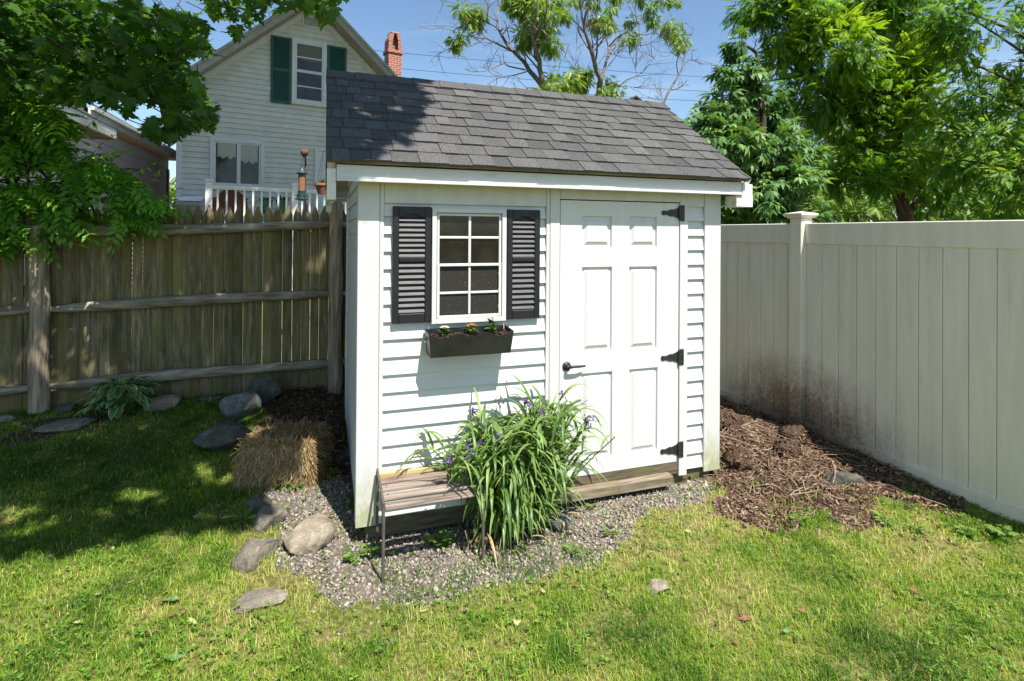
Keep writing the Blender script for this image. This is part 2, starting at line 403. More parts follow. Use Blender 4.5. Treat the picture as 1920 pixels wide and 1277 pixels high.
fr.box(1.122, 1.146, -.025, .003, -.01, SH, b=.003); fr.box(1.147, 1.214, -.029, .003, -.02, SH, b=.003)
fr.box(2.119, 2.184, -.029, .003, -.035, SH, b=.003); fr.box(1.2145, 2.1185, -.029, .003, 1.853, SH, b=.003)
fr.build('door_frame', M_TRIM, shed)
hd = MB(); hd.box(.118, 1.121, -.024, .003, 1.80, SH, b=.003); hd.build('head_trim', M_TRIM, shed)
hd = MB(); hd.box(2.185, 2.327, -.02, .003, 1.84, SH, b=.003); hd.build('head_trim', M_TRIM, shed)
gp = MB(); gp.box(1.2145, 2.1185, -.006, .003, .05, 1.853); gp.build('door_gap_shade', M_DARK, shed)  # near-black sheet standing in for the shade in the gap round the door

# six panel door
dr = MB(); DX0, DX1, DZ0, DZ1, DY = 1.2195, 2.1125, .066, 1.846, -.022
pans = [(1.372, 1.590, 1.541, 1.747), (1.722, 1.936, 1.541, 1.749), (1.374, 1.593, .864, 1.416), (1.722, 1.938, .857, 1.414), (1.374, 1.600, .172, .726), (1.728, 1.948, .165, .727)]
def door_strip(z0, z1, ps):
    xs = [DX0]+[v for p in ps for v in p[:2]]+[DX1]
    for i in range(0, len(xs), 2): dr.quad((xs[i], DY, z0), (xs[i+1], DY, z0), (xs[i+1], DY, z1), (xs[i], DY, z1))
    for (a, b_, c, d) in ps:
        rings = [(0, 0), (.004, .0155), (.017, .0155), (.040, .001), (.050, .001)]
        if z0 < c: dr.quad((a, DY, z0), (b_, DY, z0), (b_, DY, c), (a, DY, c))
        if d < z1: dr.quad((a, DY, d), (b_, DY, d), (b_, DY, z1), (a, DY, z1))
        for (i0, y0), (i1, y1) in zip(rings[:-1], rings[1:]):
            A = [(a+i0, DY+y0, c+i0), (b_-i0, DY+y0, c+i0), (b_-i0, DY+y0, d-i0), (a+i0, DY+y0, d-i0)]
            B = [(a+i1, DY+y1, c+i1), (b_-i1, DY+y1, c+i1), (b_-i1, DY+y1, d-i1), (a+i1, DY+y1, d-i1)]
            for k in range(4): dr.quad(A[k], A[(k+1) % 4], B[(k+1) % 4], B[k])
        i1, y1 = rings[-1]; dr.quad((a+i1, DY+y1, c+i1), (b_-i1, DY+y1, c+i1), (b_-i1, DY+y1, d-i1), (a+i1, DY+y1, d-i1))
cuts = [(DZ0, .160, []), (.160, .730, pans[4:6]), (.730, .855, []), (.855, 1.418, pans[2:4]), (1.418, 1.539, []), (1.539, 1.751, pans[0:2]), (1.751, DZ1, [])]
for z0, z1, ps in cuts: door_strip(z0, z1, ps)
for (a, b_, c, d) in ((DX0, DX0, DZ0, DZ1), (DX1, DX1, DZ0, DZ1)): dr.quad((a, DY, c), (a, DY, d), (a, -.007, d), (a, -.007, c))
dr.quad((DX0, DY, DZ1), (DX1, DY, DZ1), (DX1, -.007, DZ1), (DX0, -.007, DZ1)); dr.quad((DX0, DY, DZ0), (DX1, DY, DZ0), (DX1, -.007, DZ0), (DX0, -.007, DZ0))
door = dr.build('door', M_DOOR, shed)
for zc in (1.778, .785, .148):
    h = MB()
    h.prism([(1.972, zc-.008), (1.985, zc-.017), (2.01, zc-.013), (2.05, zc-.026), (2.062, zc-.022), (2.109, zc-.038), (2.109, zc+.038), (2.062, zc+.022), (2.05, zc+.026), (2.01, zc+.013), (1.985, zc+.017), (1.972, zc+.008)], 1, -.0275, -.0225)
    h.tube([(2.113, -.033, zc-.05), (2.113, -.033, zc+.05)], .008, 8)
    h.box(2.118, 2.152, -.0345, -.0295, zc-.055, zc+.055, b=.0015)
    for dx, dz in ((2.136, .042), (2.136, -.042), (2.14, 0), (2.085, 0), (2.03, 0), (1.99, 0)):
        yb = -.0355 if dx > 2.115 else -.0285
        h.tube([(dx, yb+.003, zc+dz), (dx, yb-.001, zc+dz)], .004, 6)
    h.build('hinge', M_IRON, door)
h = MB(); hx, hz = 1.268, .782
h.tube([(hx, -.0225, hz), (hx, -.030, hz)], [.030, .028], 20); h.tube([(hx, -.030, hz), (hx, -.062, hz)], [.013, .011], 12)
h.tube([(hx, -.060, hz), (hx+.03, -.064, hz+.004), (hx+.075, -.062, hz+.002), (hx+.118, -.054, hz+.001)], [.010, .009, .008, .006], 10)
h.build('handle', M_IRON, door, smooth=True)

# window
WX0, WX1, WZ0, WZ1 = .392, .850, 1.096, 1.778
wf = MB()
def ringbars(mb, x0, x1, z0, z1, wd, y0, y1, b=.002):
    mb.box(x0, x0+wd, y0, y1, z0, z1, b=b); mb.box(x1-wd, x1, y0, y1, z0, z1, b=b)
    mb.box(x0+wd, x1-wd, y0+.0005, y1, z1-wd, z1, b=b); mb.box(x0+wd, x1-wd, y0+.0005, y1, z0, z0+wd, b=b)
ringbars(wf, WX0, WX1, WZ0, WZ1, .027, -.046, .0)
window = wf.build('window', M_TRIM, shed)
us = MB(); zm = 1.447
ringbars(us, WX0+.031, WX1-.031, zm-.012, WZ1-.031, .014, -.035, -.004)
us.box((WX0+WX1)/2-.008, (WX0+WX1)/2+.008, -.033, -.0255, zm+.004, WZ1-.046, b=.002)
us.box(WX0+.046, (WX0+WX1)/2-.0085, -.0325, -.0255, 1.597, 1.612, b=.002); us.box((WX0+WX1)/2+.0085, WX1-.046, -.0325, -.0255, 1.597, 1.612, b=.002)
us.build('upper_sash', M_TRIM, window)
ls = MB(); ringbars(ls, WX0+.0305, WX1-.0305, WZ0+.0305, zm+.002, .016, -.042, -.0355)
ls.box((WX0+WX1)/2-.007, (WX0+WX1)/2+.007, -.0345, -.0255, WZ0+.05, zm-.014, b=.002)
ls.box(WX0+.047, (WX0+WX1)/2-.0075, -.0335, -.0255, 1.268, 1.282, b=.002); ls.box((WX0+WX1)/2+.0075, WX1-.047, -.0335, -.0255, 1.268, 1.282, b=.002)
ls.build('lower_sash', M_TRIM, window)
p = MB(); p.box(WX0+.046, WX1-.046, -.025, -.022, zm+.004, WZ1-.046); p.build('pane', M_GLASS, window)
p = MB(); p.box(WX0+.047, WX1-.047, -.0248, -.022, WZ0+.047, zm-.015); p.build('screen', M_SCREEN, window)
# shutters
def shutter(x0, x1, z0, z1):
    sh = MB(); st = .036; y0 = -.042; zmid = z0+(z1-z0)*.545
    sh.box(x0, x0+st, y0, -.020, z0, z1, b=.003); sh.box(x1-st, x1, y0, -.016, z0, z1, b=.003)
    sh.box(x0+st, x1-st, y0+.001, -.016, z0, z0+.055, b=.003); sh.box(x0+st, x1-st, y0+.001, -.016, zmid-.013, zmid+.013, b=.003)
    xa, xb, zt = x0+st, x1-st, z1-.062; n = 12
    arc = [(xa+(xb-xa)*k/n, zt+.022*math.sin(math.pi*k/n)**1.5) for k in range(n+1)]
    sh.prism([(xa, z1), (xb, z1)]+arc[::-1], 1, y0+.001, -.016)
    sh.box(xa, xb, -.0225, -.0195, z0+.05, z1-.03)
    for px_ in (x0+st/2, x1-st/2): sh.tube([(px_, y0+.001, z0+.05), (px_, y0-.002, z0+.05)], .004, 6, tint=1)
    root = sh.build('shutter', M_BLACK, shed)
    sl_ = MB()
    for za, zb in ((z0+.057, zmid-.013), (zmid+.013, zt+.004)):
        k = round((zb-za)/.0315); st_ = (zb-za)/k
        for i in range(k):
            zc = za+i*st_+st_*.5
            sl_.add([(xa, -.040, zc-.011), (xb, -.040, zc-.011), (xb, -.0255, zc+.011), (xa, -.0255, zc+.011), (xa, -.0228, zc-.009), (xb, -.0228, zc-.009)], [(0, 1, 2, 3), (4, 5, 1, 0), (0, 3, 4), (1, 5, 2)], rng.random())
    sl_.build('louvres', M_LOUVRE, root)
shutter(.165, .387, 1.107, 1.783); shutter(.856, 1.073, 1.102, 1.778)

# roof
def slope_pt(x, t, h, back=False):
    """t metres up the slope from the eave, h above the deck"""
    L_ = math.hypot(1, SLOPE); y = YE+t/L_; z = ZE+t*SLOPE/L_
    ny_, nz_ = -SLOPE/L_, 1/L_
    y += ny_*h; z += nz_*h
    return (x, 2*YR-y, z) if back else (x, y, z)
SLEN = (YR-YE)*math.hypot(1, SLOPE)
def xl(t): return -.202
def xr(t): return 2.585+.060*t/SLEN
rf = MB()
rows = 10; ex_ = (SLEN+.02)/rows
for back in (False, True):
    for i in range(rows):
        t0 = i*ex_; t1 = min(t0+ex_*1.10, SLEN); xx = xl(t0)-rng.random()*.15; lift = 0
        while xx < xr(t0):
            wd = rng.uniform(.085, .185); x0, x1 = max(xx, xl(t0)), min(xx+wd-.0025, xr(t0)); xx += wd
            if x1-x0 < .015: continue
            lam = .004 if lift else 0.0; lift = 1-lift if rng.random() < .85 else lift
            e = rng.uniform(-.003, .003)
            s1 = (xr(t1)-xr(t0)) if x1 > xr(t0)-.005 else 0
            h0 = .011+lam; h1 = .002+lam
            vs = [slope_pt(x0, t0+e, h0, back), slope_pt(x1, t0+e, h0, back), slope_pt(x1+s1, t1, h1, back), slope_pt(x0, t1, h1, back), slope_pt(x0, t0+e, -.002, back), slope_pt(x1, t0+e, -.002, back), slope_pt(x1+s1, t1, -.002, back), slope_pt(x0, t1, -.002, back)]
            fs = [(0, 1, 2, 3), (4, 5, 1, 0), (0, 3, 7, 4), (1, 5, 6, 2)]
            rf.add(vs, fs, float(np.clip(rng.normal(.5, .16)-(.10 if lam == 0 else -.12), 0, 1)))
roof = rf.build('roof', M_SHING, shed)
rc = MB(); x = -.205
while x < 2.64:
    x1 = min(x+.21, 2.652); tn = rng.uniform(.35, .65)
    for back in (0, 1):
        a = slope_pt(x, SLEN-.115, .020, back); b_ = slope_pt(x1, SLEN-.115, .016, back)
        rc.add([a, b_, (x1, YR, ZR+.022), (x, YR, ZR+.028), slope_pt(x, SLEN-.115, .004, back), slope_pt(x1, SLEN-.115, .004, back)], [(0, 1, 2, 3), (4, 5, 1, 0)], tn)
    x += .205
rc.build('ridge_cap', M_SHING, roof)
dk = MB()
for back in (0, 1):
    A = [slope_pt(-.195, .012, -.003, back), slope_pt(2.582, .012, -.003, back), slope_pt(2.635, SLEN-.003, -.003, back), slope_pt(-.195, SLEN-.003, -.003, back)]
    B = [slope_pt(-.195, .012, -.020, back), slope_pt(2.582, .012, -.020, back), slope_pt(2.635, SLEN-.012, -.020, back), slope_pt(-.195, SLEN-.012, -.020, back)]
    dk.add(A+B, [(0, 1, 2, 3), (7, 6, 5, 4), (0, 4, 5, 1), (1, 5, 6, 2), (2, 6, 7, 3), (3, 7, 4, 0)])
dk.build('roof_deck', M_OLDWOOD, roof)
M_FASCIA = surf('white_fascia', (.55, .55, .53), (.61, .61, .59), 6, .5, .12, .002, c3=(.42, .41, .36), scale3=9, p3=(.62, .78), stretch=(.5, 3, 3), stretch3=(.5, 1, 2))
for back in (0, 1):
    f_ = MB(); yy = (lambda y: 2*YR-y) if back else (lambda y: y)
    ys = sorted((yy(-.135), yy(-.112))); f_.box(-.146, 2.550, ys[0], ys[1], 1.910, 1.998, b=.002)
    ys = sorted((yy(-.150), yy(-.1355))); f_.box(-.146, 2.549, ys[0], ys[1], 1.908, 1.922, b=.002)
    ys = sorted((yy(-.1115), yy(-.0225))); f_.box(-.146, 2.548, ys[0], ys[1], 1.931, 1.939)
    f_.build('fascia', M_FASCIA, shed)
M_RAKE = surf('stained_rake_board', (.62, .61, .55), (.74, .73, .67), 8, .6, .2, .003, c3=(.24, .24, .12), scale3=6, p3=(.5, .7), stretch3=(1, 1, 2))
for x0, x1 in ((-.192, -.152), (2.598, 2.638)):
    for back in (0, 1):
        k = MB(); off = -.022
        A = [slope_pt(x0, .05, off, back), slope_pt(x0, SLEN-.016, off, back), slope_pt(x0, SLEN-.1, off-.125, back), slope_pt(x0, .05, off-.125, back)]
        B = [(x1, p_[1], p_[2]) for p_ in A]
        k.add(A+B, [(0, 1, 2, 3), (7, 6, 5, 4), (0, 4, 5, 1), (1, 5, 6, 2), (2, 6, 7, 3), (3, 7, 4, 0)])
        yy = (lambda y: 2*YR-y) if back else (lambda y: y)
        ys = sorted((yy(-.137), yy(-.02)))
        if x0 < 0: k.box(-.196, -.148, ys[0], ys[1], 1.806, 1.975, b=.003)
        else: k.box(2.502, 2.644, ys[0], ys[1], 1.826, 1.906, b=.003); k.box(2.556, 2.643, ys[0]+.001, ys[1]-.001, 1.907, 1.985, b=.003)
        k.build('rake_board', M_RAKE, shed)
for x0, x1 in ((-.150, .0), (SW, 2.597)):
    for back in (0, 1):
        k = MB(); A = [slope_pt(x0, .06, -.05, back), slope_pt(x1, .06, -.05, back), slope_pt(x1, SLEN-.04, -.05, back), slope_pt(x0, SLEN-.04, -.05, back)]
        B = [slope_pt(x0, .06, -.058, back), slope_pt(x1, .06, -.058, back), slope_pt(x1, SLEN-.04, -.058, back), slope_pt(x0, SLEN-.04, -.058, back)]
        k.add(A+B, [(0, 1, 2, 3), (7, 6, 5, 4), (0, 4, 5, 1), (1, 5, 6, 2), (2, 6, 7, 3), (3, 7, 4, 0)]); k.build('rake_soffit', M_SOFFIT, shed)
# base timbers
b_ = MB(); b_.box(.03, SW-.03, .008, .09, -.125, -.002, b=.006); b_.build('base_timber', M_SILL, shed)
b_ = MB(); b_.box(.03, SW-.03, SD-.09, SD-.006, -.13, -.022, b=.006); b_.build('base_timber', M_SILL, shed)
for x0 in (.03, SW-.12):
    b_ = MB(); b_.box(x0, x0+.09, .092, SD-.092, -.13, -.022, b=.006); b_.build('base_timber', M_SILL, shed)
b_ = MB(); b_.box(1.150, 2.117, -.020, .003, -.021, .062, b=.003); b_.build('door_sill', M_SILL, shed)
b_ = MB(); b_.box(1.0, 2.035, -.085, -.022, -.062, .004, b=.005)
for xx_ in (1.2, 1.62, 1.98): b_.tube([(xx_, -.085, -.03), (xx_, -.0865, -.03)], .006, 6, tint=0)
b_.build('door_step', M_OLDWOOD, shed)
# ------------------------------------------------------------------ old wooden picket fence
def fence_wood_mat():
    m, t, b, o = newmat('old_fence_wood')
    n = noise_node(t, 7, 7, .65, stretch=(5, 5, .55)); n2 = noise_node(t, 2.2, 6, .65, stretch=(3, 3, .8)); n3 = noise_node(t, 1.4, 5, .6)
    col = ramp(t, n.outputs[0], [(.3, (.075, .058, .033)), (.5, (.195, .158, .095)), (.7, (.35, .295, .195))])
    f = ramp(t, n2.outputs[0], [(.38, (0, 0, 0)), (.64, (.85, .85, .85))]); col = mixc(t, f, col, (.19, .165, .052))
    f = ramp(t, n3.outputs[0], [(.55, (0, 0, 0)), (.75, (.8, .8, .8))]); col = mixc(t, f, col, (.05, .042, .03))
    mr = t.nodes.new('ShaderNodeMapRange'); t.links.new(attr(t), mr.inputs[0]); mr.inputs[3].default_value = .66; mr.inputs[4].default_value = 1.34
    t.links.new(mixc(t, 1.0, col, mr.outputs[0], 'MULTIPLY'), b.inputs['Base Color']); b.inputs['Roughness'].default_value = .9; b.inputs['Specular IOR Level'].default_value = .2
    bump(t, n.outputs[0], b, .6, .006); return m
M_FENCE = fence_wood_mat()
M_RAIL = surf('weathered_fence_rail', (.16, .13, .10), (.42, .36, .28), 6, .9, .5, .006, stretch=(.5, 6, 6), c3=(.12, .125, .05), scale3=2.5, p3=(.5, .7), stretch3=(.4, 1, 1), spec=.2)
M_POST = surf('weathered_fence_post', (.17, .13, .09), (.44, .36, .26), 6, .9, .5, .006, stretch=(6, 6, .5), c3=(.33, .22, .08), scale3=9, p3=(.60, .72), spec=.2)
FX0, FX1 = -2.56, -.10
def fy(x): return 2.47+.19*(FX1-x)/2.46
def fz(x): return .07*(x-FX1)/2.46*1.0
def picket_panel(x0, x1):
    mb = MB(); x = x0+.01
    while x < x1-.03:
        wd = rng.uniform(.076, .088); top = 1.905+fz(x)+rng.uniform(-.015, .015); bot = float(ground(x, fy(x)))-.03
        y0 = fy(x)+.055+rng.uniform(-.004, .004); cx = x+wd/2; ln = rng.uniform(-.006, .006)
        pr = [(x, bot), (x+wd, bot), (x+wd+ln, top-.105), (cx+wd*.27+ln, top-.050), (cx+wd*.07+ln, top-.004), (cx+ln, top), (cx-wd*.07+ln, top-.004), (cx-wd*.27+ln, top-.050), (x+ln, top-.105)]
        n = len(pr); tn = float(np.clip(rng.normal(.5, .22), 0, 1))
        # slightly rounded front: centre line nearer the viewer
        vs = [(a, y0+(.010 if abs(a-cx) > wd*.35 else 0), c) for a, c in pr]+[(a, y0+.024, c) for a, c in pr]
        fs = [tuple(range(n)), tuple(range(2*n-1, n-1, -1))]+[(i, i+n, (i+1) % n+n, (i+1) % n) for i in range(n)]
        mb.add(vs, fs, tn); x += wd+rng.choice([.002, .003, .003, .004, .006])
    return mb
def wood_fence(x0, x1, label):
    r = thing('picket_fence', label, 'fence', (x1, fy(x1), float(ground(x1, fy(x1)))), 0, 'sections of old picket fence')
    picket_panel(x0, x1).build('pickets', M_FENCE, r, world=True)
    for z in (1.70, 1.02, .335):
        mb = MB(); n = 14; pts = []; rad = []; wob = rng.uniform(0, 6)
        for k in range(n+1):
            u = k/n; x = x0+.03+(x1-x0-.06)*u; pts.append((x, fy(x)+.012+.006*math.sin(wob+u*7), z+fz(x)*1.25+.008*math.sin(wob+u*5)))
            rad.append(.049+.004*math.sin(wob*2+u*9)-(0.026 if k in (0, n) else (.006 if k in (1, n-1) else 0)))
        mb.tube(pts, rad, 12); mb.build('rail', M_RAIL, r, smooth=False, world=True)
    return r
def fence_post(x, rad, top, r):
    mb = MB(); g = float(ground(x, fy(x)))-.08; n = 9; pts = []; rr = []
    for k in range(n):
        u = k/(n-1); pts.append((x+.008*math.sin(k*1.7), fy(x)-.02+.008*math.cos(k*2.1), g+(top-g)*u)); rr.append(rad*(1.06-.12*u+.02*math.sin(k*2.6)))
    pts.append((x, fy(x)-.02, top+.02)); rr.append(rad*.75)
    mb.tube(pts, rr, 14); mb.build('post', M_POST, r, smooth=False, world=True)
f1 = wood_fence(FX0, FX1, 'weathered picket fence section between the thick left post and the shed'); fence_post(FX1, .066, 1.90, f1)
f0 = wood_fence(-5.0, FX0, 'weathered picket fence section running out of the photo past the thick left post'); fence_post(FX0, .073, 1.66, f0)
f2 = wood_fence(FX1, 2.30, 'weathered picket fence section hidden behind the shed')

# ------------------------------------------------------------------ vinyl privacy fence on the right
def vinyl_mat():
    m, t, b, o = newmat('dirty_white_vinyl')
    tc = t.nodes.new('ShaderNodeTexCoord'); sp = t.nodes.new('ShaderNodeSeparateXYZ'); t.links.new(tc.outputs['Object'], sp.inputs[0])
    def mm(op, a, b_):
        q = t.nodes.new('ShaderNodeMath'); q.operation = op
        for i, x in ((0, a), (1, b_)):
            if isinstance(x, (int, float)): q.inputs[i].default_value = x
            else: t.links.new(x, q.inputs[i])
        return q.outputs[0]
    n = noise_node(t, 3, 6, .65, stretch=(4, 4, .5)); n2 = noise_node(t, 38, 9, .85); n3 = noise_node(t, 5, 8, .75, stretch=(1, 1.6, .8))
    col = ramp(t, n.outputs[0], [(.3, (.70, .645, .53)), (.7, (.81, .76, .64))])
    # rain splashed soil near the mulch heap: strongest low down, beside the post
    h = mm('SUBTRACT', 1.0, mm('DIVIDE', sp.outputs[2], .75)); yy = mm('ABSOLUTE', mm('SUBTRACT', sp.outputs[1], .05), 0)
    h2 = mm('MULTIPLY', mm('MAXIMUM', h, 0), mm('MAXIMUM', mm('SUBTRACT', 1.0, mm('DIVIDE', yy, 1.25)), .12))
    f = ramp(t, mm('MULTIPLY', mm('MULTIPLY', h2, mm('MULTIPLY', n3.outputs[0], mm('ADD', mm('MULTIPLY', n2.outputs[0], 1.7), .15))), 2.7), [(.24, (0, 0, 0)), (.90, (.85, .85, .85))])
    col = mixc(t, f, col, (.23, .155, .10))
    f = ramp(t, mm('ADD', n2.outputs[0], mm('MULTIPLY', h2, .27)), [(.68, (0, 0, 0)), (.80, (.8, .8, .8))])
    col = mixc(t, f, col, (.05, .035, .022))
    f = ramp(t, mm('MULTIPLY', noise_node(t, 9, 5, .7, stretch=(3, 3, .25)).outputs[0], 1.0), [(.60, (0, 0, 0)), (.75, (.5, .5, .5))]); col = mixc(t, f, col, (.40, .38, .26))
    t.links.new(col, b.inputs['Base Color']); b.inputs['Roughness'].default_value = .42; b.inputs['Specular IOR Level'].default_value = .4
    return m
M_VINYL = vinyl_mat()
VX = 3.755
def vinyl_section(y0, y1, label, slope):
    r = thing('vinyl_fence', label, 'fence', (VX, y1 if y0 < 0 else y0, 0), 0, 'white vinyl privacy fence sections')
    ct = MB(); ct.box(VX, VX+.045, y0, y1, 1.555, 1.735, b=.006); ct.build('top_rail', M_VINYL, r, world=True)
    bt = MB(); sl = lambda y: slope*(y-y1)
    def tilted(xa, xb, za, zb):
        v = []
        for z in (za, zb):
            for y in (y0, y1):
                for x in (xa, xb): v.append((x, y, z+sl(y)))
        bt.add(v, [(0, 2, 3, 1), (4, 5, 7, 6), (0, 1, 5, 4), (2, 6, 7, 3), (0, 4, 6, 2), (1, 3, 7, 5)])
    tilted(VX-.012, VX+.045, -.155, .010); tilted(VX-.006, VX+.041, .0105, .0165); bt.build('bottom_rail', M_VINYL, r, world=True)
    mb = MB(); y = y1; pw = .1585
    while y > y0+.01:
        a = max(y-pw, y0); g = .007
        za, zb = .0+min(sl(a), sl(y)), 1.57
        # board with V grooves
        x = VX+.016
        h_ = .0022; a2, y2 = a+h_, y-h_; mb.add([(x+.013, a2, za), (x+.002, a2, za), (x, a2+g*.5, za), (x, y2-g*.5, za), (x+.002, y2, za), (x+.013, y2, za), (x+.013, a2, zb), (x+.002, a2, zb), (x, a2+g*.5, zb), (x, y2-g*.5, zb), (x+.002, y2, zb), (x+.013, y2, zb)], [(k, k+1, k+7, k+6) for k in range(5)], rng.random())
        y = a
    mb.quad((VX+.03, y0, .0+sl(y0)), (VX+.03, y0, 1.57), (VX+.03, y1, 1.57), (VX+.03, y1, .0)); mb.build('panel', M_VINYL, r, world=True)
    return r
def vinyl_post(y, r):
    p = MB(); p.box(VX-.042, VX+.085, y-.0635, y+.0635, -.25, 1.785, b=.006); po = p.build('post', M_VINYL, r, world=True)
    c = MB(); z = 1.78
    prof = [(.070, z), (.082, z+.006), (.088, z+.020), (.096, z+.026), (.096, z+.042), (.0, z+.062)]
    cx, cy = VX+.0215, y; vs = []
    for h, zz in prof: vs += [(cx-h, cy-h, zz), (cx+h, cy-h, zz), (cx+h, cy+h, zz), (cx-h, cy+h, zz)]
    fs = [(4*i+k, 4*i+(k+1) % 4, 4*i+4+(k+1) % 4, 4*i+4+k) for i in range(len(prof)-1) for k in range(4)]
    c.add(vs, fs); c.build('post_cap', M_VINYL, po, world=False) if False else c.build('post_cap', M_VINYL, po, world=True)
v0 = vinyl_section(-1.36, .452, 'white vinyl fence section nearest the camera, right of its capped post', .016); vinyl_post(.515, v0); vinyl_post(-1.43, v0)
v1 = vinyl_section(.579, 2.40, 'white vinyl fence section between its capped post and the shed corner', .012); vinyl_post(2.46, v1)

# ------------------------------------------------------------------ window box with three zinnias
M_BOX = surf('black_planter_plastic', (.012, .012, .013), (.022, .022, .023), 8, .35, .1, .002, c3=(.2, .19, .17), scale3=90, p3=(.70, .74), spec=.5)
M_POT = surf('potting_soil', (.02, .012, .008), (.10, .055, .035), 90, .95, .9, .01)
bx = thing('window_box', 'black scalloped planter box hanging below the shed window', 'window box', (.605, -.10, .925))
mb = MB(); n = 36
def box_front(u, z): 
    k = (z-.925)/.135; xa = .366-.014*k; xb = .842+.012*k; return xa+(xb-xa)*u, -.158-.022*k
top = [1.050+.013*math.cos(u*math.pi*6)*(1 if .02 < u < .98 else 1)-.005 for u in [i/n for i in range(n+1)]]
vo, vi = [], []
for i in range(n+1):
    u = i/n; x, y = box_front(u, .925); vo.append((x, y, .925)); x, y = box_front(u, top[i]); vo.append((x, y, top[i]))
for i in range(n): mb.add([vo[2*i], vo[2*i+2], vo[2*i+3], vo[2*i+1]], [(0, 1, 2, 3)])
for i in range(n): 
    q = [vo[2*i], vo[2*i+2], vo[2*i+3], vo[2*i+1]]; mb.add([(a, b+.010, c) for a, b, c in q], [(3, 2, 1, 0)])
    a, b = vo[2*i+1], vo[2*i+3]; mb.quad(a, b, (b[0], b[1]+.010, b[2]), (a[0], a[1]+.010, a[2]))
for sx in (0, 1):
    x0, y0 = box_front(sx, .925); x1, y1 = box_front(sx, 1.062); d = .010 if sx == 0 else -.010
    A = [(x0, y0, .925), (x0, -.03, .925), (x1, -.03, 1.068), (x1, y1, 1.058)]; mb.add(A+[(p[0]+d, p[1], p[2]) for p in A], [(0, 1, 2, 3), (7, 6, 5, 4), (0, 4, 5, 1), (1, 5, 6, 2), (2, 6, 7, 3), (3, 7, 4, 0)])
mb.box(.37, .838, -.156, -.022, .9255, .935); mb.box(.368, .840, -.0295, -.02, .936, 1.066); mb.build('planter', M_BOX, bx, world=True)
P = np.stack([rng.uniform(.365, .845, 900), rng.uniform(-.160, -.034, 900), rng.normal(1.030, .006, 900)], 1)
tv = [(-.5, -.3, 0), (.5, -.25, .1), (.4, .3, 0), (-.4, .25, .12)]
Vv, Ff = inst(tv, [(0, 1, 2, 3)], P, frames(rdir(900), rdir(900)), rng.uniform(.008, .022, 900))
sb = MB(); sb.box(.372, .836, -.150, -.0305, .94, 1.026); sb.add(Vv, [tuple(f) for f in Ff]); sb.build('soil', M_POT, bx, world=True)
M_ZLEAF = leafmat('zinnia_leaf', [(0, (.03, .07, .012)), (.5, (.07, .14, .025)), (1, (.15, .24, .05))])
def petalmat(name, c): return surf(name, tuple(x*.8 for x in c), c, 60, .6, 0)
LEAF = [(0, 0, 0), (.25, -.17, .03), (.6, -.18, .02), (1, 0, -.10), (.6, .18, .02), (.25, .17, .03), (.3, 0, -.01), (.62, 0, -.02)]
LEAFF = [(0, 1, 6, 6), (1, 2, 7, 6), (2, 3, 7, 7), (7, 3, 4, 4), (6, 7, 4, 5), (0, 6, 5, 5)]
LEAFF = [tuple(f[:3]) if f[2] == f[3] else f for f in LEAFF]
def tri(fs): 
    o = []
    for f in fs: o += [(f[0], f[k], f[k+1]) for k in range(1, len(f)-1)]
    return o
LEAFT = tri(LEAFF)
def zinnia(px_, h, colour, core, lab, name):
    x = float(atY(px_, 620, -.10)[0]); base = (x, -.10, 1.028); top = (x+rng.uniform(-.01, .01), -.105, 1.028+h)
    z = thing('zinnia', lab, 'flower', base, 0, 'zinnias in the window box')
    st = MB(); st.tube([base, ((base[0]+top[0])/2+.004, -.10, 1.028+h*.5), top], [.004, .003, .0025], 6); n = 26
    P = np.array([[x+rng.normal(0, .006), -.10+rng.normal(0, .006), 1.03+rng.uniform(.01, h*.85)] for _ in range(n)]); d = rdir(n); d[:, 2] = rng.uniform(-.1, .6, n)
    Vv, Ff = inst(LEAF, LEAFT, P, frames(d, np.array([[0, 0, 1.]])+rdir(n)*.3), rng.uniform(.035, .062, n))
    st.add(Vv, [tuple(f) for f in Ff], None); st.t = list(rng.random(len(st.t))*.5+.35); st.build('foliage', M_ZLEAF, z, world=True)
    pm = MB(); n = 14
    for ring, (r_, el) in enumerate(((.028, .15), (.020, .5))):
        d = np.array([[math.cos(a), math.sin(a), el] for a in np.arange(n)/n*6.283+ring*.2]); 
        Vv, Ff = inst(LEAF, LEAFT, np.repeat([top], n, 0)+d*.003, frames(d, np.array([[0, 0, 1.]])), np.full((n, 3), r_)*np.array([1, 1.1, .6])); pm.add(Vv, [tuple(f) for f in Ff])
    pe = pm.build('petals', petalmat(name, colour), z, world=True)
    cm = MB(); cm.lathe([(.0, .010), (.005, .009), (.008, .004), (.008, 0)], 10, top); cm.build('flower_centre', petalmat(name+'_centre', core), pe, world=True)
zinnia(836, .055, (.80, .74, .55), (.55, .32, .08), 'cream zinnia low at the left end of the window box', 'cream_petal')
zinnia(883, .060, (.62, .13, .02), (.45, .25, .05), 'orange zinnia in the middle of the window box', 'orange_petal')
zinnia(923, .098, (.82, .80, .70), (.60, .36, .05), 'tall white zinnia at the right end of the window box', 'white_petal')

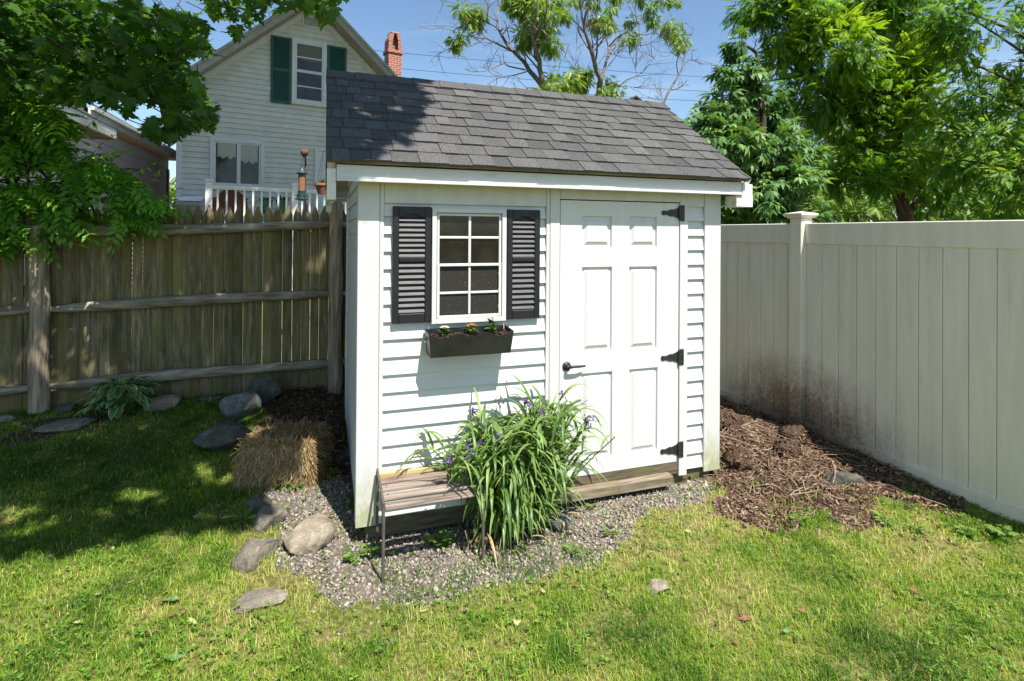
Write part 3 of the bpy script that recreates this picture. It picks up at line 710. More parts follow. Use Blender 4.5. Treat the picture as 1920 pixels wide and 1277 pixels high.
# ------------------------------------------------------------------ little bench
M_BENCH = surf('greyed_bench_slat', (.14, .10, .075), (.40, .335, .28), 8, .85, .5, .004, stretch=(.35, 8, 8), c3=(.13, .075, .05), scale3=4, p3=(.50, .66), stretch3=(.6, 3, 3), tintamt=.25)
M_NEWSLAT = surf('newer_orange_slat', (.42, .27, .12), (.60, .42, .22), 8, .8, .3, .003, stretch=(.35, 8, 8))
M_LEG = surf('grey_brown_metal', (.045, .037, .03), (.12, .10, .085), 14, .6, .4, .002, stretch=(3, 3, .5))
be = thing('bench', 'small low bench with weathered slats and metal legs against the shed wall', 'bench', (.35, -.22, -.11))
zs = lambda y: .234+.06*(y+.40)      # seat slopes slightly
ys = [(-.395, -.322), (-.305, -.236), (-.219, -.158)]
for k, (a, b_) in enumerate(ys):
    mb = MB(); mb.box(.098, .606, a, b_, zs(a)-.012, zs(a)+.004*k, b=.004, tint=rng.random())
    for xx_ in (.125, .58): mb.tube([(xx_, (a+b_)/2, zs(a)), (xx_, (a+b_)/2, zs(a)+.006+.004*k)], .006, 6, tint=0)
    mb.build('slat', M_BENCH, be, world=True)
mb = MB(); mb.box(.098, .606, -.141, -.078, .240, .254, b=.004); mb.build('slat', M_BENCH, be, world=True)
mb = MB(); mb.box(.090, .612, -.066, -.040, .240, .272, b=.004); mb.build('rear_slat', M_NEWSLAT, be, world=True)
for x in (.088, .610):
    for y, z1 in ((-.402, .262), (-.062, .285)):
        g = float(ground(x, y))-.03
        mb = MB(); mb.tube([(x, y-.004, g), (x, y, z1)], .0095, 4); mb.build('leg', M_LEG, be, world=True)
    mb = MB(); mb.add([(x-.005, -.41, .246), (x+.006, -.41, .246), (x+.006, -.055, .276), (x-.005, -.055, .276), (x-.005, -.41, .270), (x+.006, -.41, .270), (x+.006, -.055, .300), (x-.005, -.055, .300)], [(0, 3, 2, 1), (4, 5, 6, 7), (0, 1, 5, 4), (1, 2, 6, 5), (2, 3, 7, 6), (3, 0, 4, 7)])
    mb.build('side_rail', M_LEG, be, world=True)
# ------------------------------------------------------------------ spiderwort clump
M_SPID = leafmat('spiderwort_leaf', [(0, (.045, .10, .02)), (.5, (.14, .245, .055)), (1, (.31, .42, .13))], tfac=.32, rough=.4)
M_STEM = leafmat('spiderwort_stem', [(0, (.05, .09, .02)), (1, (.12, .19, .05))], tfac=.1)
M_PURPLE = surf('purple_petal', (.07, .025, .17), (.15, .065, .30), 50, .6, 0)
M_DRYLEAF = leafmat('dry_blade', [(0, (.20, .13, .06)), (1, (.42, .33, .17))], tfac=.2)
SPX, SPY = .835, -.19; gz = float(ground(SPX, SPY))
sp_ = thing('spiderwort', 'tall clump of purple flowering spiderwort beside the bench', 'plant', (SPX, SPY, gz))
def strap(mb, p0, d, L_, w0, droop, n=8, tn=.5, fold=.25):
    """an arching strap leaf"""
    p = np.array(p0, float); d = np.array(d, float); d /= np.linalg.norm(d); side = np.cross(d, (0, 0, 1)); side /= np.linalg.norm(side)+1e-9
    vs = []
    for k in range(n+1):
        u = k/n; wd = w0*(min(1, u*5+.55))*(1-u**2.2)+.0006; nn = np.cross(side, d)
        vs += [p-side*wd+nn*wd*fold, p, p+side*wd+nn*wd*fold]
        d = d+np.array([0, 0, -droop*(.35+u)/n*2.0]); d /= np.linalg.norm(d); p = p+d*L_/n
        if p[1] > -.03 and .0 < p[0] < 2.44: p[1] = -.03
    fs = []
    for k in range(n): a = 3*k; fs += [(a, a+1, a+4, a+3), (a+1, a+2, a+5, a+4)]
    mb.add(vs, fs, tn); return p
lf, st = MB(), MB(); heads = []
for i in range(92):
    a = rng.uniform(0, 2*math.pi); lean = rng.random()**.9*.50+.02; H = rng.uniform(.54, .84)*(1-.22*min(lean, .8))
    if i < 6: H = .86-.03*i; lean = .22; a = -0.15
    b0 = np.array([SPX+.11*rng.normal()*.7, SPY+.06*rng.normal(), gz]); d = np.array([math.cos(a)*lean*1.5+.02, math.sin(a)*lean*.75, 1.0]); d /= np.linalg.norm(d)
    pts = [b0+d*H*u+np.array([math.cos(a), math.sin(a)*.6, 0])*lean*.22*u*u-np.array([0, 0, .10*lean*u*u]) for u in np.linspace(0, 1, 6)]
    for p in pts:
        if p[1] > -.035: p[1] = -.035
    st.tube(pts, [.0055, .005, .0045, .004, .0035, .003], 5, rng.random()); heads.append(pts[-1])
    for k in range(rng.integers(8, 13)):
        u = rng.uniform(.12, 1.0); j = min(int(u*5), 4); p = pts[j]+(pts[j+1]-pts[j])*(u*5-j); aa = rng.uniform(0, 6.283)
        ld = np.array([math.cos(aa), math.sin(aa)*.9-.12, rng.uniform(.8, 2.3)])
        strap(lf, p, ld, rng.uniform(.18, .36), rng.uniform(.0075, .0135), rng.uniform(.8, 2.2), 8, float(np.clip(rng.normal(.5, .2)+.15*(u-.5), 0, 1)))
for i in range(64):   # basal drooping leaves at the front
    a = rng.uniform(-2.1, -.25); b0 = (max(SPX+rng.normal()*.09, SPX-.13), SPY+rng.normal()*.05, gz+rng.uniform(.10, .48))
    strap(lf, b0, (math.cos(a), math.sin(a), rng.uniform(.9, 2.2)), rng.uniform(.30, .50), rng.uniform(.008, .0145), rng.uniform(1.4, 2.6), 9, float(np.clip(rng.normal(.52, .2), 0, 1)))
for (dx, dy, H) in ((-.47, .12, .46), (-.40, .10, .33), (.46, .05, .36)):
    b0 = np.array([SPX+dx*.25, SPY, gz+.12]); pts = [b0+np.array([dx*.85*u, dy*u, H*u*(1.25-.25*u)]) for u in np.linspace(0, 1, 6)]
    for p in pts: p[1] = min(p[1], -.04)
    st.tube(pts, [.005, .0045, .004, .0035, .003, .0025], 5, .5); heads.append(pts[-1])
    for k in range(6):
        p = pts[rng.integers(2, 6)]; aa = rng.uniform(0, 6.283); strap(lf, p, (math.cos(aa)+dx, math.sin(aa)*.4-.2, .6), rng.uniform(.22, .34), .010, 1.8, 8, .5)
lf.build('leaves', M_SPID, sp_, world=True, smooth=True)
dl = MB()
for i in range(40):
    a = rng.uniform(-3.1, .2); strap(dl, (SPX+rng.normal()*.14, SPY-.03+rng.normal()*.05, gz+rng.uniform(.02, .10)), (math.cos(a), math.sin(a), .35), rng.uniform(.12, .26), .006, 1.6, 6, rng.random())
dl.build('dry_leaves', M_DRYLEAF, sp_, world=True)
heads = sorted(heads, key=lambda p: -p[2])
PET = [(0, 0, 0), (.5, -.45, .05), (1, -.2, 0), (1, .2, 0), (.5, .45, .05)]
for i, p in enumerate(heads[:4]+heads[5:75:4]):
    for q in range(rng.integers(3, 6)):
        fm = MB()
        c = np.array(p)+rng.normal(size=3)*.013+np.array([0, -.006, .006]); up = rdir(1)[0]; up[1] -= .6; up[2] += .3; up /= np.linalg.norm(up)
        d = np.cross(np.repeat([up], 3, 0), rdir(1)); ang = np.array([0, 2.09, 4.19]); e1 = d[0]/np.linalg.norm(d[0]); e2 = np.cross(up, e1)
        dd = np.cos(ang)[:, None]*e1+np.sin(ang)[:, None]*e2+up*.25
        Vv, Ff = inst(PET, [(0, 1, 2), (0, 2, 3), (0, 3, 4)], np.repeat([c], 3, 0), frames(dd, np.array([up])), np.full(3, rng.uniform(.012, .019)))
        fm.add(Vv, [tuple(f) for f in Ff]); fm.build('flower', M_PURPLE, sp_, world=True)
    for q in range(7):
        c = np.array(p)+rng.normal(size=3)*.014+np.array([0, 0, -.012]); st.lathe([(.0005, .008), (.004, .003), (.0035, -.004), (.0008, -.008)], 6, c, rng.random())
st.build('stems', M_STEM, sp_, world=True, smooth=True)

# ------------------------------------------------------------------ straw bale
M_STRAW = leafmat('straw', [(0, (.10, .06, .025)), (.5, (.31, .205, .09)), (1, (.64, .48, .25))], trans=(.8, .7, .4), tfac=.12, rough=.6)
M_STRAWIN = surf('packed_straw', (.05, .032, .014), (.20, .14, .065), 45, .95, .9, .02)
BW, BD, BH = .50, .44, .31; bc = (-.455, 1.02); bz = float(ground(bc[0], .80))-.01
ba_ = thing('straw_bale', 'weathered loose straw bale by the shed left corner', 'straw bale', (bc[0], bc[1], bz), R(-14))
cm = MB(); nn = 8; g3 = {}
def bale_pt(u, v, w):     # u,v,w in -1..1 rounded and slumped
    p = np.array([u, v, w]); q = p*(1-.12*(np.linalg.norm(p)-1).clip(0)); return np.array([q[0]*BW/2*(1+.06*(1-w)/2), q[1]*BD/2, (q[2]+1)/2*BH*(1-.10*(u*u)*.6-.06*v*.5)])
for ax in range(3):
    for s_ in (-1, 1):
        gv = np.linspace(-1, 1, nn+1); vs = []
        for a in gv:
            for c in gv:
                p = [a, c]; p.insert(ax, s_); vs.append(bale_pt(*p)*np.array([.93, .93, .95])+rng.normal(size=3)*.004)
        cm.add(vs, [(i*(nn+1)+j, i*(nn+1)+j+1, (i+1)*(nn+1)+j+1, (i+1)*(nn+1)+j) for i in range(nn) for j in range(nn)])
cm.build('core', M_STRAWIN, ba_)
n = 9000; face = rng.choice(5, n, p=[.36, .16, .14, .26, .08]); uv = rng.uniform(-1, 1, (n, 2)); P = np.zeros((n, 3)); D = np.zeros((n, 3)); N = np.zeros((n, 3))
for i in range(n):
    a, c = uv[i]
    if face[i] == 0: p = (a, -1, c); nr = (0, -1, 0); d = (rng.normal()*.6+.10*a, -.12, -1)
    elif face[i] == 1: p = (1, a, c); nr = (1, 0, 0); d = (.25, rng.normal()*.6, -1)
    elif face[i] == 2: p = (-1, a, c); nr = (-1, 0, 0); d = (-.25, rng.normal()*.6, -1)
    elif face[i] == 3: p = (a, c, 1); nr = (0, 0, 1); d = (rng.normal(), rng.normal()-.4, .1*rng.normal())
    else: p = (a, 1, c); nr = (0, 1, 0); d = (rng.normal(), .2, -1)
    P[i] = bale_pt(*p); D[i] = np.array(d)+np.array(nr)*rng.uniform(-.15, .30)+rng.normal(size=3)*.30; N[i] = nr
    # two flakes splay apart at the front
    if face[i] == 0: D[i][0] += .3*math.copysign(abs(a-.15)**.7, a-.15)*(1-c)*.5
D /= np.linalg.norm(D, axis=1, keepdims=True)
tv = [(-.5, -.5, 0), (0, -.5, .04), (.5, -.4, 0), (.5, .4, 0), (0, .5, .04), (-.5, .5, 0)]; tf = [(0, 1, 4, 5), (1, 2, 3, 4)]
Ln = rng.uniform(.05, .15, n)
P = P+D*Ln[:, None]*.12; P[:, 2] = np.maximum(P[:, 2], .015+Ln*.0)
sc = np.stack([Ln, rng.uniform(.0028, .0055, n), Ln*.6], 1)
Vv, Ff = inst(tv, tf, P, frames(D, N+rdir(n)*.4), sc); ti = np.repeat(np.clip(rng.normal(.5, .22, n), 0, 1), 6)
V2 = Vv.copy(); V2[:, 2] = np.maximum(V2[:, 2], -.01)
raw_mesh('straw', V2, Ff, ti, M_STRAW, ba_, world=False)

# ------------------------------------------------------------------ stones
def stonemat(name, c1, c2, c3, sc=14, moss=(.07, .08, .02), mp=(.58, .74)):
    m, t, b, o = newmat(name); n = noise_node(t, sc, 8, .7); n2 = noise_node(t, 160, 3, .7); n3 = noise_node(t, 5, 6, .7)
    col = ramp(t, n.outputs[0], [(.3, c1), (.55, c2), (.72, c3)])
    col = mixc(t, 1.0, col, ramp(t, n2.outputs[0], [(.3, (.6, .6, .6)), (.7, (1.35, 1.35, 1.35))]), 'MULTIPLY')
    col = mixc(t, ramp(t, n3.outputs[0], [(mp[0], (0, 0, 0)), (mp[1], (.8, .8, .8))]), col, moss)
    t.links.new(col, b.inputs['Base Color']); b.inputs['Roughness'].default_value = .9; b.inputs['Specular IOR Level'].default_value = .25
    bump(t, n.outputs[0], b, 1.0, .03); return m
M_ST_GREY = stonemat('grey_granite', (.10, .11, .10), (.20, .21, .19), (.33, .33, .30))
M_ST_DARK = stonemat('dark_stone', (.055, .055, .045), (.12, .12, .10), (.21, .20, .17))
M_ST_TAN = stonemat('tan_sandstone', (.20, .16, .11), (.33, .28, .21), (.46, .41, .33))
M_ST_SLATE = stonemat('slaty_stone', (.12, .105, .085), (.25, .215, .17), (.38, .33, .26))
def icos(sub=4):
    import bmesh
    bm = bmesh.new(); bmesh.ops.create_icosphere(bm, subdivisions=sub, radius=1); bm.verts.ensure_lookup_table()
    v = np.array([x.co[:] for x in bm.verts]); f = np.array([[q.index for q in fc.verts] for fc in bm.faces]); bm.free(); return v, f
ICV, ICF = icos(4)
def stone(x, y, sx, sy, sz, mat, label, rz=0., sink=.3, flat=0., seed=0, tilt=0., cuts=11):
    r = np.random.default_rng(seed+100); v = ICV.copy(); sx, sy, sz = sx*1.2, sy*1.15, sz*1.15
    for k in range(cuts+22):                                     # facets
        nrm = r.normal(size=3); nrm /= np.linalg.norm(nrm); h = r.uniform(.40, .82) if k < cuts else r.uniform(.66, .84); d = v@nrm-h; v = v-np.outer(np.maximum(d, 0)*.97, nrm)
    v = v*(1+(fbm(v[:, 0]*2+seed, v[:, 1]*2+v[:, 2]*1.7+seed*3)-.47)[:, None]*.22)+((fbm(v[:, 0]*9+seed, v[:, 1]*9+v[:, 2]*7)-.47)*.13)[:, None]*v
    if flat: v[:, 2] = np.where(v[:, 2] > 0, v[:, 2]*(1-flat)+flat*np.minimum(v[:, 2], .35), v[:, 2])
    v = v*np.array([sx, sy, sz]); c, s_ = math.cos(tilt), math.sin(tilt); v[:, [0, 2]] = v[:, [0, 2]]@np.array([[c, s_], [-s_, c]])
    c, s_ = math.cos(rz), math.sin(rz); v[:, :2] = v[:, :2]@np.array([[c, s_], [-s_, c]])
    g = float(ground(x, y)); z0 = g+sz*(1-2*sink)
    o = raw_mesh('stone', v, ICF, np.full(len(v), .5), mat, smooth=False); o.location = (x, y, z0)
    return prop(o, label, 'stone', 'garden stones')
stone(-.90, 2.10, .20, .15, .145, M_ST_GREY, 'round speckled grey boulder behind the straw bale', .2, .22, seed=1)
stone(-.95, 1.62, .21, .20, .13, M_ST_DARK, 'large dark flat topped boulder left of the straw bale', .5, .25, .3, 2)
stone(-.74, 2.33, .19, .13, .17, M_ST_DARK, 'dark boulder leaning behind the round speckled boulder', -.3, .3, seed=3)
stone(-1.56, 2.42, .15, .09, .09, M_ST_TAN, 'smooth tan stone beside the hosta', .35, .3, seed=4, cuts=3)
stone(-2.20, 2.22, .22, .13, .05, M_ST_SLATE, 'flat grey slab in the grass below the thick fence post', .1, .35, .4, 5)
stone(-2.78, 2.52, .20, .09, .05, M_ST_SLATE, 'flat grey slab at the left edge near the fence foot', -.1, .35, .4, 6)
stone(-2.34, 2.58, .11, .07, .06, M_ST_DARK, 'small grey stone at the foot of the thick fence post', .1, .35, seed=7)
stone(-1.20, 2.50, .12, .07, .05, M_ST_DARK, 'low mossy stone between the hosta and the boulders', .1, .4, seed=8)
stone(-.58, .56, .085, .11, .075, M_ST_DARK, 'dark edging stone just in front of the straw bale', .3, .35, seed=9)
stone(-.51, .33, .10, .11, .085, M_ST_SLATE, 'edging stone in the middle of the row along the gravel', -.3, .35, seed=10)
stone(-.535, .02, .105, .17, .085, M_ST_SLATE, 'long cracked edging stone at the front of the row', -.25, .4, .3, 11)
stone(-.265, .06, .125, .15, .11, M_ST_TAN, 'big tan pitted stone on the gravel left of the bench', -.55, .36, .25, 12, .12)
stone(-.475, -.37, .115, .10, .045, M_ST_SLATE, 'flat grey stone sunk in the grass below the edging row', .2, .4, .5, 13)
stone(1.36, -.90, .085, .055, .045, M_ST_TAN, 'small pale stone lying in the lawn right of the gravel', .35, .4, seed=14)
stone(3.24, -.36, .14, .06, .07, M_ST_DARK, 'dark block of stone half buried by the vinyl fence', -.75, .42, .4, 15)
stone(1.16, -.20, .06, .08, .065, M_ST_GREY, 'rounded grey stone hidden behind the spiderwort leaves', .3, .3, seed=16)
stone(2.16, -.05, .06, .03, .012, M_ST_TAN, 'thin pale flat stone by the end of the door step', .1, .3, .4, 17)

# ------------------------------------------------------------------ hosta
def hosta_mat():
    m, t, b, o = newmat('variegated_hosta_leaf')
    col = ramp(t, attr(t), [(0, (.05, .15, .04)), (.50, (.11, .24, .06)), (.66, (.50, .56, .32)), (1, (.60, .64, .42))]); t.links.new(col, b.inputs['Base Color']); b.inputs['Roughness'].default_value = .4
    return m
M_HOSTA = hosta_mat()
hx_, hy_ = -1.86, 2.36; hg = float(ground(hx_, hy_))
ho = thing('hosta', 'hosta with white edged leaves in front of the picket fence', 'plant', (hx_, hy_, hg))
hm = MB()
def hosta_leaf(mb, p, d, L_, w0, tn):
    d = np.array(d, float); d /= np.linalg.norm(d); p = np.array(p, float); side = np.cross(d, (0, 0, 1)); side /= np.linalg.norm(side)+1e-9; vs = []; ts = []; n = 7
    for k in range(n+1):
        u = k/n; wd = w0*math.sin(math.pi*min(1, u*.93+.05))**.8*(1-.3*u); up = np.cross(side, d)
        for q, tt in ((-1, .85), (-.72, .35*tn+.2), (0, .2*tn+.1), (.72, .35*tn+.2), (1, .85)): vs.append(p+side*wd*q+up*abs(q)*wd*.25); ts.append(tt)
        d = d+np.array([0, 0, -.19]); d /= np.linalg.norm(d); p = p+d*L_/n
    fs = [(5*k+j, 5*k+j+1, 5*k+j+6, 5*k+j+5) for k in range(n) for j in range(4)]; mb.add(vs, fs); mb.t[-len(vs):] = ts
for i in range(115):
    a = rng.uniform(0, 6.283); el = rng.uniform(.15, 1.5); r0 = rng.uniform(.05, .20); p = (hx_+math.cos(a)*r0, hy_+math.sin(a)*r0*.8, hg+.08+.24*rng.random()*(1.2-r0*3))
    hosta_leaf(hm, p, (math.cos(a), math.sin(a), el*.8), rng.uniform(.11, .165), rng.uniform(.026, .042), rng.random())
    if i % 2: hm.tube([(hx_, hy_, hg), p], .003, 4, .3)
hm.build('leaves', M_HOSTA, ho, world=True, smooth=True)
# ------------------------------------------------------------------ white gabled house behind
M_HSIDE = surf('aged_white_clapboard', (.58, .57, .49), (.66, .65, .57), 4, .6, .1, .002, c3=(.46, .43, .36), scale3=3.5, p3=(.66, .82), tintamt=.04, spec=.3)
M_HTRIM = surf('house_trim', (.62, .62, .585), (.69, .69, .655), 6, .5, .1, .002)
M_GREEN = surf('dark_green_shutter', (.010, .060, .036), (.018, .085, .052), 6, .5, .1, .002, stretch=(1, 1, 4))
M_HROOF = shingle_mat('house_roof_shingles', (.05, .05, .048), (.13, .125, .115))
M_HGLASS = surf('house_window_glass', (.015, .018, .016), (.05, .055, .045), 2.5, .05, 0, spec=.35)
M_CURTAIN = surf('pale_curtain', (.33, .34, .27), (.50, .51, .42), 25, .9, .3, .004, stretch=(6, 6, .3))
def brick_mat(name='chimney_brick'):
    m, t, b, o = newmat(name); tc = t.nodes.new('ShaderNodeTexCoord'); mp = t.nodes.new('ShaderNodeMapping'); mp.inputs['Rotation'].default_value = (R(90), 0, 0); mp.inputs['Scale'].default_value = (1, 1, 1)
    t.links.new(tc.outputs['Object'], mp.inputs[0]); br = t.nodes.new('ShaderNodeTexBrick'); t.links.new(mp.outputs[0], br.inputs['Vector'])
    br.inputs['Color1'].default_value = (.36, .10, .05, 1); br.inputs['Color2'].default_value = (.24, .06, .035, 1); br.inputs['Mortar'].default_value = (.42, .36, .30, 1)
    br.inputs['Scale'].default_value = 1; br.inputs['Brick Width'].default_value = .2; br.inputs['Row Height'].default_value = .072; br.inputs['Mortar Size'].default_value = .008
    t.links.new(br.outputs[0], b.inputs['Base Color']); b.inputs['Roughness'].default_value = .9; return m
M_BRICK = brick_mat()
hs = thing('house', 'white clapboard gabled house with green shutters beyond the picket fence', 'house', (-3.4, 11.0, 0), R(12))
HW, HE, HP = 5.80, 4.88, 7.46; HS = (HP-HE)/(HW/2)         # width, eave height, gable peak
hw = MB()
laps(hw, lambda z: (.0, HW) if z <= HE else ((z-HE)/HS, HW-(z-HE)/HS), .2, HP-.02, .125, .024, lambda x, d, z: (x, -d, z))
hw.prism([(.01, 0), (HW-.01, 0), (HW-.01, HE-.05), (HW/2, HP-.06), (.01, HE-.05)], 1, .002, .12)
hw.box(0, .12, .125, 8, 0, HE-.05); hw.box(HW-.12, HW, .125, 8, 0, HE-.05); hw.box(.125, HW-.125, 7.9, 8, 0, HE-.06)
hw.build('wall', M_HSIDE, hs)
for x0, x1 in ((-.03, .085), (HW-.085, HW+.03)):
    c = MB(); c.box(x0, x1, -.042, .10, 0, HE-.1, b=.004); c.build('corner_board', M_HTRIM, hs)
OH = .46; EO = .38
def hroof(u, dpt, side, h=0):   # u from eave (0) to ridge (1)
    L_ = math.hypot(1, HS); x = -EO+u*(HW/2+EO); z = HE-EO*HS+u*(HP-(HE-EO*HS))+.03+h*L_
    return (x if side == 0 else HW-x, dpt, z)
hr = MB()
for s_ in (0, 1):
    nrow = 26
    for k in range(nrow):
        u0, u1 = k/nrow, min(1, (k+1.08)/nrow); y = -OH
        while y < 8.2:
            y1 = min(y+rng.uniform(.2, .4), 8.2)
            v = [hroof(u0, y, s_, .135), hroof(u0, y1, s_, .135), hroof(u1, y1, s_, .125), hroof(u1, y, s_, .125), hroof(u0, y, s_, .115), hroof(u0, y1, s_, .115)]
            hr.add(v, [(0, 1, 2, 3), (4, 5, 1, 0), (0, 3, 4)], rng.random()); y = y1
rfo = hr.build('roof', M_HROOF, hs)
M_HRAKE = surf('dull_rake_board', (.27, .26, .21), (.34, .33, .27), 5, .7, .1, .003)
M_HSOF = surf('tan_soffit', (.30, .26, .20), (.38, .33, .26), 5, .7, .15, .003, stretch=(3, .4, 3))
for s_ in (0, 1):
    rk = MB(); A = [hroof(0, -OH-.03, s_, .11), hroof(1, -OH-.03, s_, .11), hroof(1, -OH-.03, s_, -.07), hroof(0, -OH-.03, s_, -.07)]
    B = [(a, -OH, c) for a, b_, c in A]; rk.add(A+B, [(0, 1, 2, 3), (7, 6, 5, 4), (0, 4, 5, 1), (1, 5, 6, 2), (2, 6, 7, 3), (3, 7, 4, 0)])
    A = [hroof(0, -OH-.055, s_, .125), hroof(1, -OH-.055, s_, .125), hroof(1, -OH-.055, s_, .06), hroof(0, -OH-.055, s_, .06)]
    B = [(a, -OH-.031, c) for a, b_, c in A]; rk.add(A+B, [(0, 1, 2, 3), (7, 6, 5, 4), (0, 4, 5, 1), (1, 5, 6, 2), (2, 6, 7, 3), (3, 7, 4, 0)])
    rk.build('rake_board', M_HRAKE, rfo)
    so_ = MB(); A = [hroof(0, -OH+.001, s_, -.055), hroof(1, -OH+.001, s_, -.055), hroof(1, -.0, s_, -.055), hroof(0, -.0, s_, -.055)]; so_.add(A+[(a, b_, c+.02) for a, b_, c in A], [(0, 1, 2, 3), (7, 6, 5, 4), (0, 4, 5, 1), (2, 6, 7, 3)])
    A = [hroof(0.0, .0, s_, -.06), hroof(EO/(HW/2+EO), .0, s_, -.06), hroof(EO/(HW/2+EO), 8, s_, -.06), hroof(0.0, 8, s_, -.06)]; so_.add(A+[(a, b_, c+.02) for a, b_, c in A], [(0, 1, 2, 3), (7, 6, 5, 4)])
    so_.build('soffit', M_HSOF, rfo)
    fb = MB(); A = [hroof(.09, -.034, s_, -.08), hroof(1, -.034, s_, -.08), hroof(1, -.034, s_, -.20), hroof(.09, -.034, s_, -.20)]; B = [(a, -.0245, c) for a, b_, c in A]
    fb.add(A+B, [(0, 1, 2, 3), (7, 6, 5, 4), (0, 4, 5, 1), (1, 5, 6, 2), (2, 6, 7, 3), (3, 7, 4, 0)]); fb.build('frieze_board', M_HTRIM, hs)
def hwindow(x0, x1, z0, z1, kind):
    f = MB(); ringbars(f, x0-.10, x1+.10, z0-.08, z1+.10, .085, -.055, .0, .004); f.box(x0-.12, x1+.12, -.085, -.0, z0-.11, z0-.081, b=.004)
    win = f.build('window', M_HTRIM, hs)
    s = MB()
    if kind == 'slider':
        xm = (x0+x1)/2; ringbars(s, x0-.015, xm+.02, z0, z1+.015, .04, -.040, -.018, .003); ringbars(s, xm+.021, x1+.015, z0, z1+.015, .04, -.034, -.018, .003)
    else:
        zm = z0+(z1-z0)*.5; ringbars(s, x0-.015, x1+.015, z0, zm+.02, .035, -.036, -.018, .003); ringbars(s, x0-.015, x1+.015, zm+.021, z1+.015, .035, -.044, -.018, .003)
        s.box(x0+.021, x1-.021, -.034, -.02, z0+(z1-z0)*.24, z0+(z1-z0)*.255+.006); s.box(x0+.021, x1-.021, -.042, -.02, z0+(z1-z0)*.745, z0+(z1-z0)*.765)
    s.build('sash', M_HTRIM, win)
    p = MB(); p.box(x0-.01, x1+.01, -.0275, -.0270, z0+.01, z1); p.build('pane', M_HGLASS, win)
    return win
w1 = hwindow(.74, 1.71, 2.72, 3.72, 'slider')
cu = MB()
for (x0, x1, z0) in ((.80, 1.18, 3.36), (1.27, 1.66, 3.28)):
    n = 14; cu = MB()
    for k in range(n):
        a, b_ = x0+(x1-x0)*k/n, x0+(x1-x0)*(k+1)/n; za = z0+.03*math.sin(k*1.1); cu.quad((a, -.0285-.002*(k % 2), za), (b_, -.0285-.002*((k+1) % 2), z0+.03*math.sin((k+1)*1.1)), (b_, -.0285, 3.69), (a, -.0285, 3.69), rng.random())
    cu.build('curtain', M_CURTAIN, w1)
w2 = hwindow(2.52, 3.16, 4.93, 6.38, 'hung')
cu = MB(); n = 16
for k in range(n):
    a, b_ = 2.56+.56*k/n, 2.56+.56*(k+1)/n; cu.quad((a, -.0285-.002*(k % 2), 5.98-.04*math.sin(math.pi*k/n)), (b_, -.0285-.002*((k+1) % 2), 5.98-.04*math.sin(math.pi*(k+1)/n)), (b_, -.0285, 6.36), (a, -.0285, 6.36))
cu.build('curtain', surf('lace_curtain', (.09, .09, .075), (.21, .21, .17), 40, .9, .2, .002, stretch=(6, 6, .3)), w2)
for x0, x1 in ((1.93, 2.40), (3.28, 3.76)):
    s = MB(); ringbars(s, x0, x1, 4.80, 6.45, .055, -.062, -.017, .004); s.box(x0+.056, x1-.056, -.060, -.02, 5.58, 5.66)
    for za, zb in ((4.855, 5.58), (5.66, 6.394)):
        k = 17
        for i in range(k):
            z = za+(zb-za)*i/k; dz = (zb-za)/k; s.add([(x0+.055, -.056, z), (x1-.055, -.056, z), (x1-.055, -.04, z+dz*1.1), (x0+.055, -.04, z+dz*1.1)], [(0, 1, 2, 3)])
    s.build('shutter', M_GREEN, hs)
v_ = MB(); ringbars(v_, 2.66, 3.12, 6.82, 7.12, .035, -.045, .0, .003)
for i in range(9):
    z = 6.855+.026*i; v_.add([(2.694, -.040, z), (3.086, -.040, z), (3.086, -.022, z+.020), (2.694, -.022, z+.020)], [(0, 1, 2, 3)])
v_.build('gable_vent', M_HTRIM, hs)
# a sliver of a back door is seen beside the shed roof
d_ = MB(); ringbars(d_, 2.98, 4.0, 1.6, 3.78, .09, -.055, .0, .004); d_.build('back_door_frame', M_HTRIM, hs)
d_ = MB(); d_.box(3.071, 3.909, -.03, -.0, 1.61, 3.689); d_.build('back_door', M_HTRIM, hs)
# little white step cover at the corner
# chimney on the far roof slope
c = MB(); cx0, cx1, cy0, cy1 = 6.40-.45, 6.86-.45, 3.2, 3.65; zt = 8.0
zs_ = [5.0, zt]; 
c.box(cx0, cx1, cy0, cy1, 5.0, zt-.35); c.box(cx0-.04, cx1+.04, cy0-.04, cy1+.04, zt-.349, zt-.24)
for xa, xb, xt in ((cx0, cx0+.12, .12), (cx1-.12, cx1, -.12)):
    c.add([(xa, cy0, zt-.239), (xb, cy0, zt-.239), (xb, cy1, zt-.239), (xa, cy1, zt-.239), (xa+xt*.05, cy0, zt+.10), (xb+xt*.25, cy0, zt+.10), (xb+xt*.25, cy1, zt+.10), (xa+xt*.05, cy1, zt+.10), (xa+xt*.55, cy0, zt+.30), (xb+xt*.6, cy0, zt+.30), (xb+xt*.6, cy1, zt+.30), (xa+xt*.55, cy1, zt+.30)], [(i+k, i+(k+1) % 4, i+4+(k+1) % 4, i+4+k) for i in (0, 4) for k in range(4)])
c.box(cx0+.08, cx1-.08, cy0-.003, cy1+.003, zt+.295, zt+.37, b=.02); c.box(cx0+.09, cx1-.09, cy0+.2, cy1-.003, zt-.24, zt+.29, tint=0)
c.build('chimney', M_BRICK, rfo)

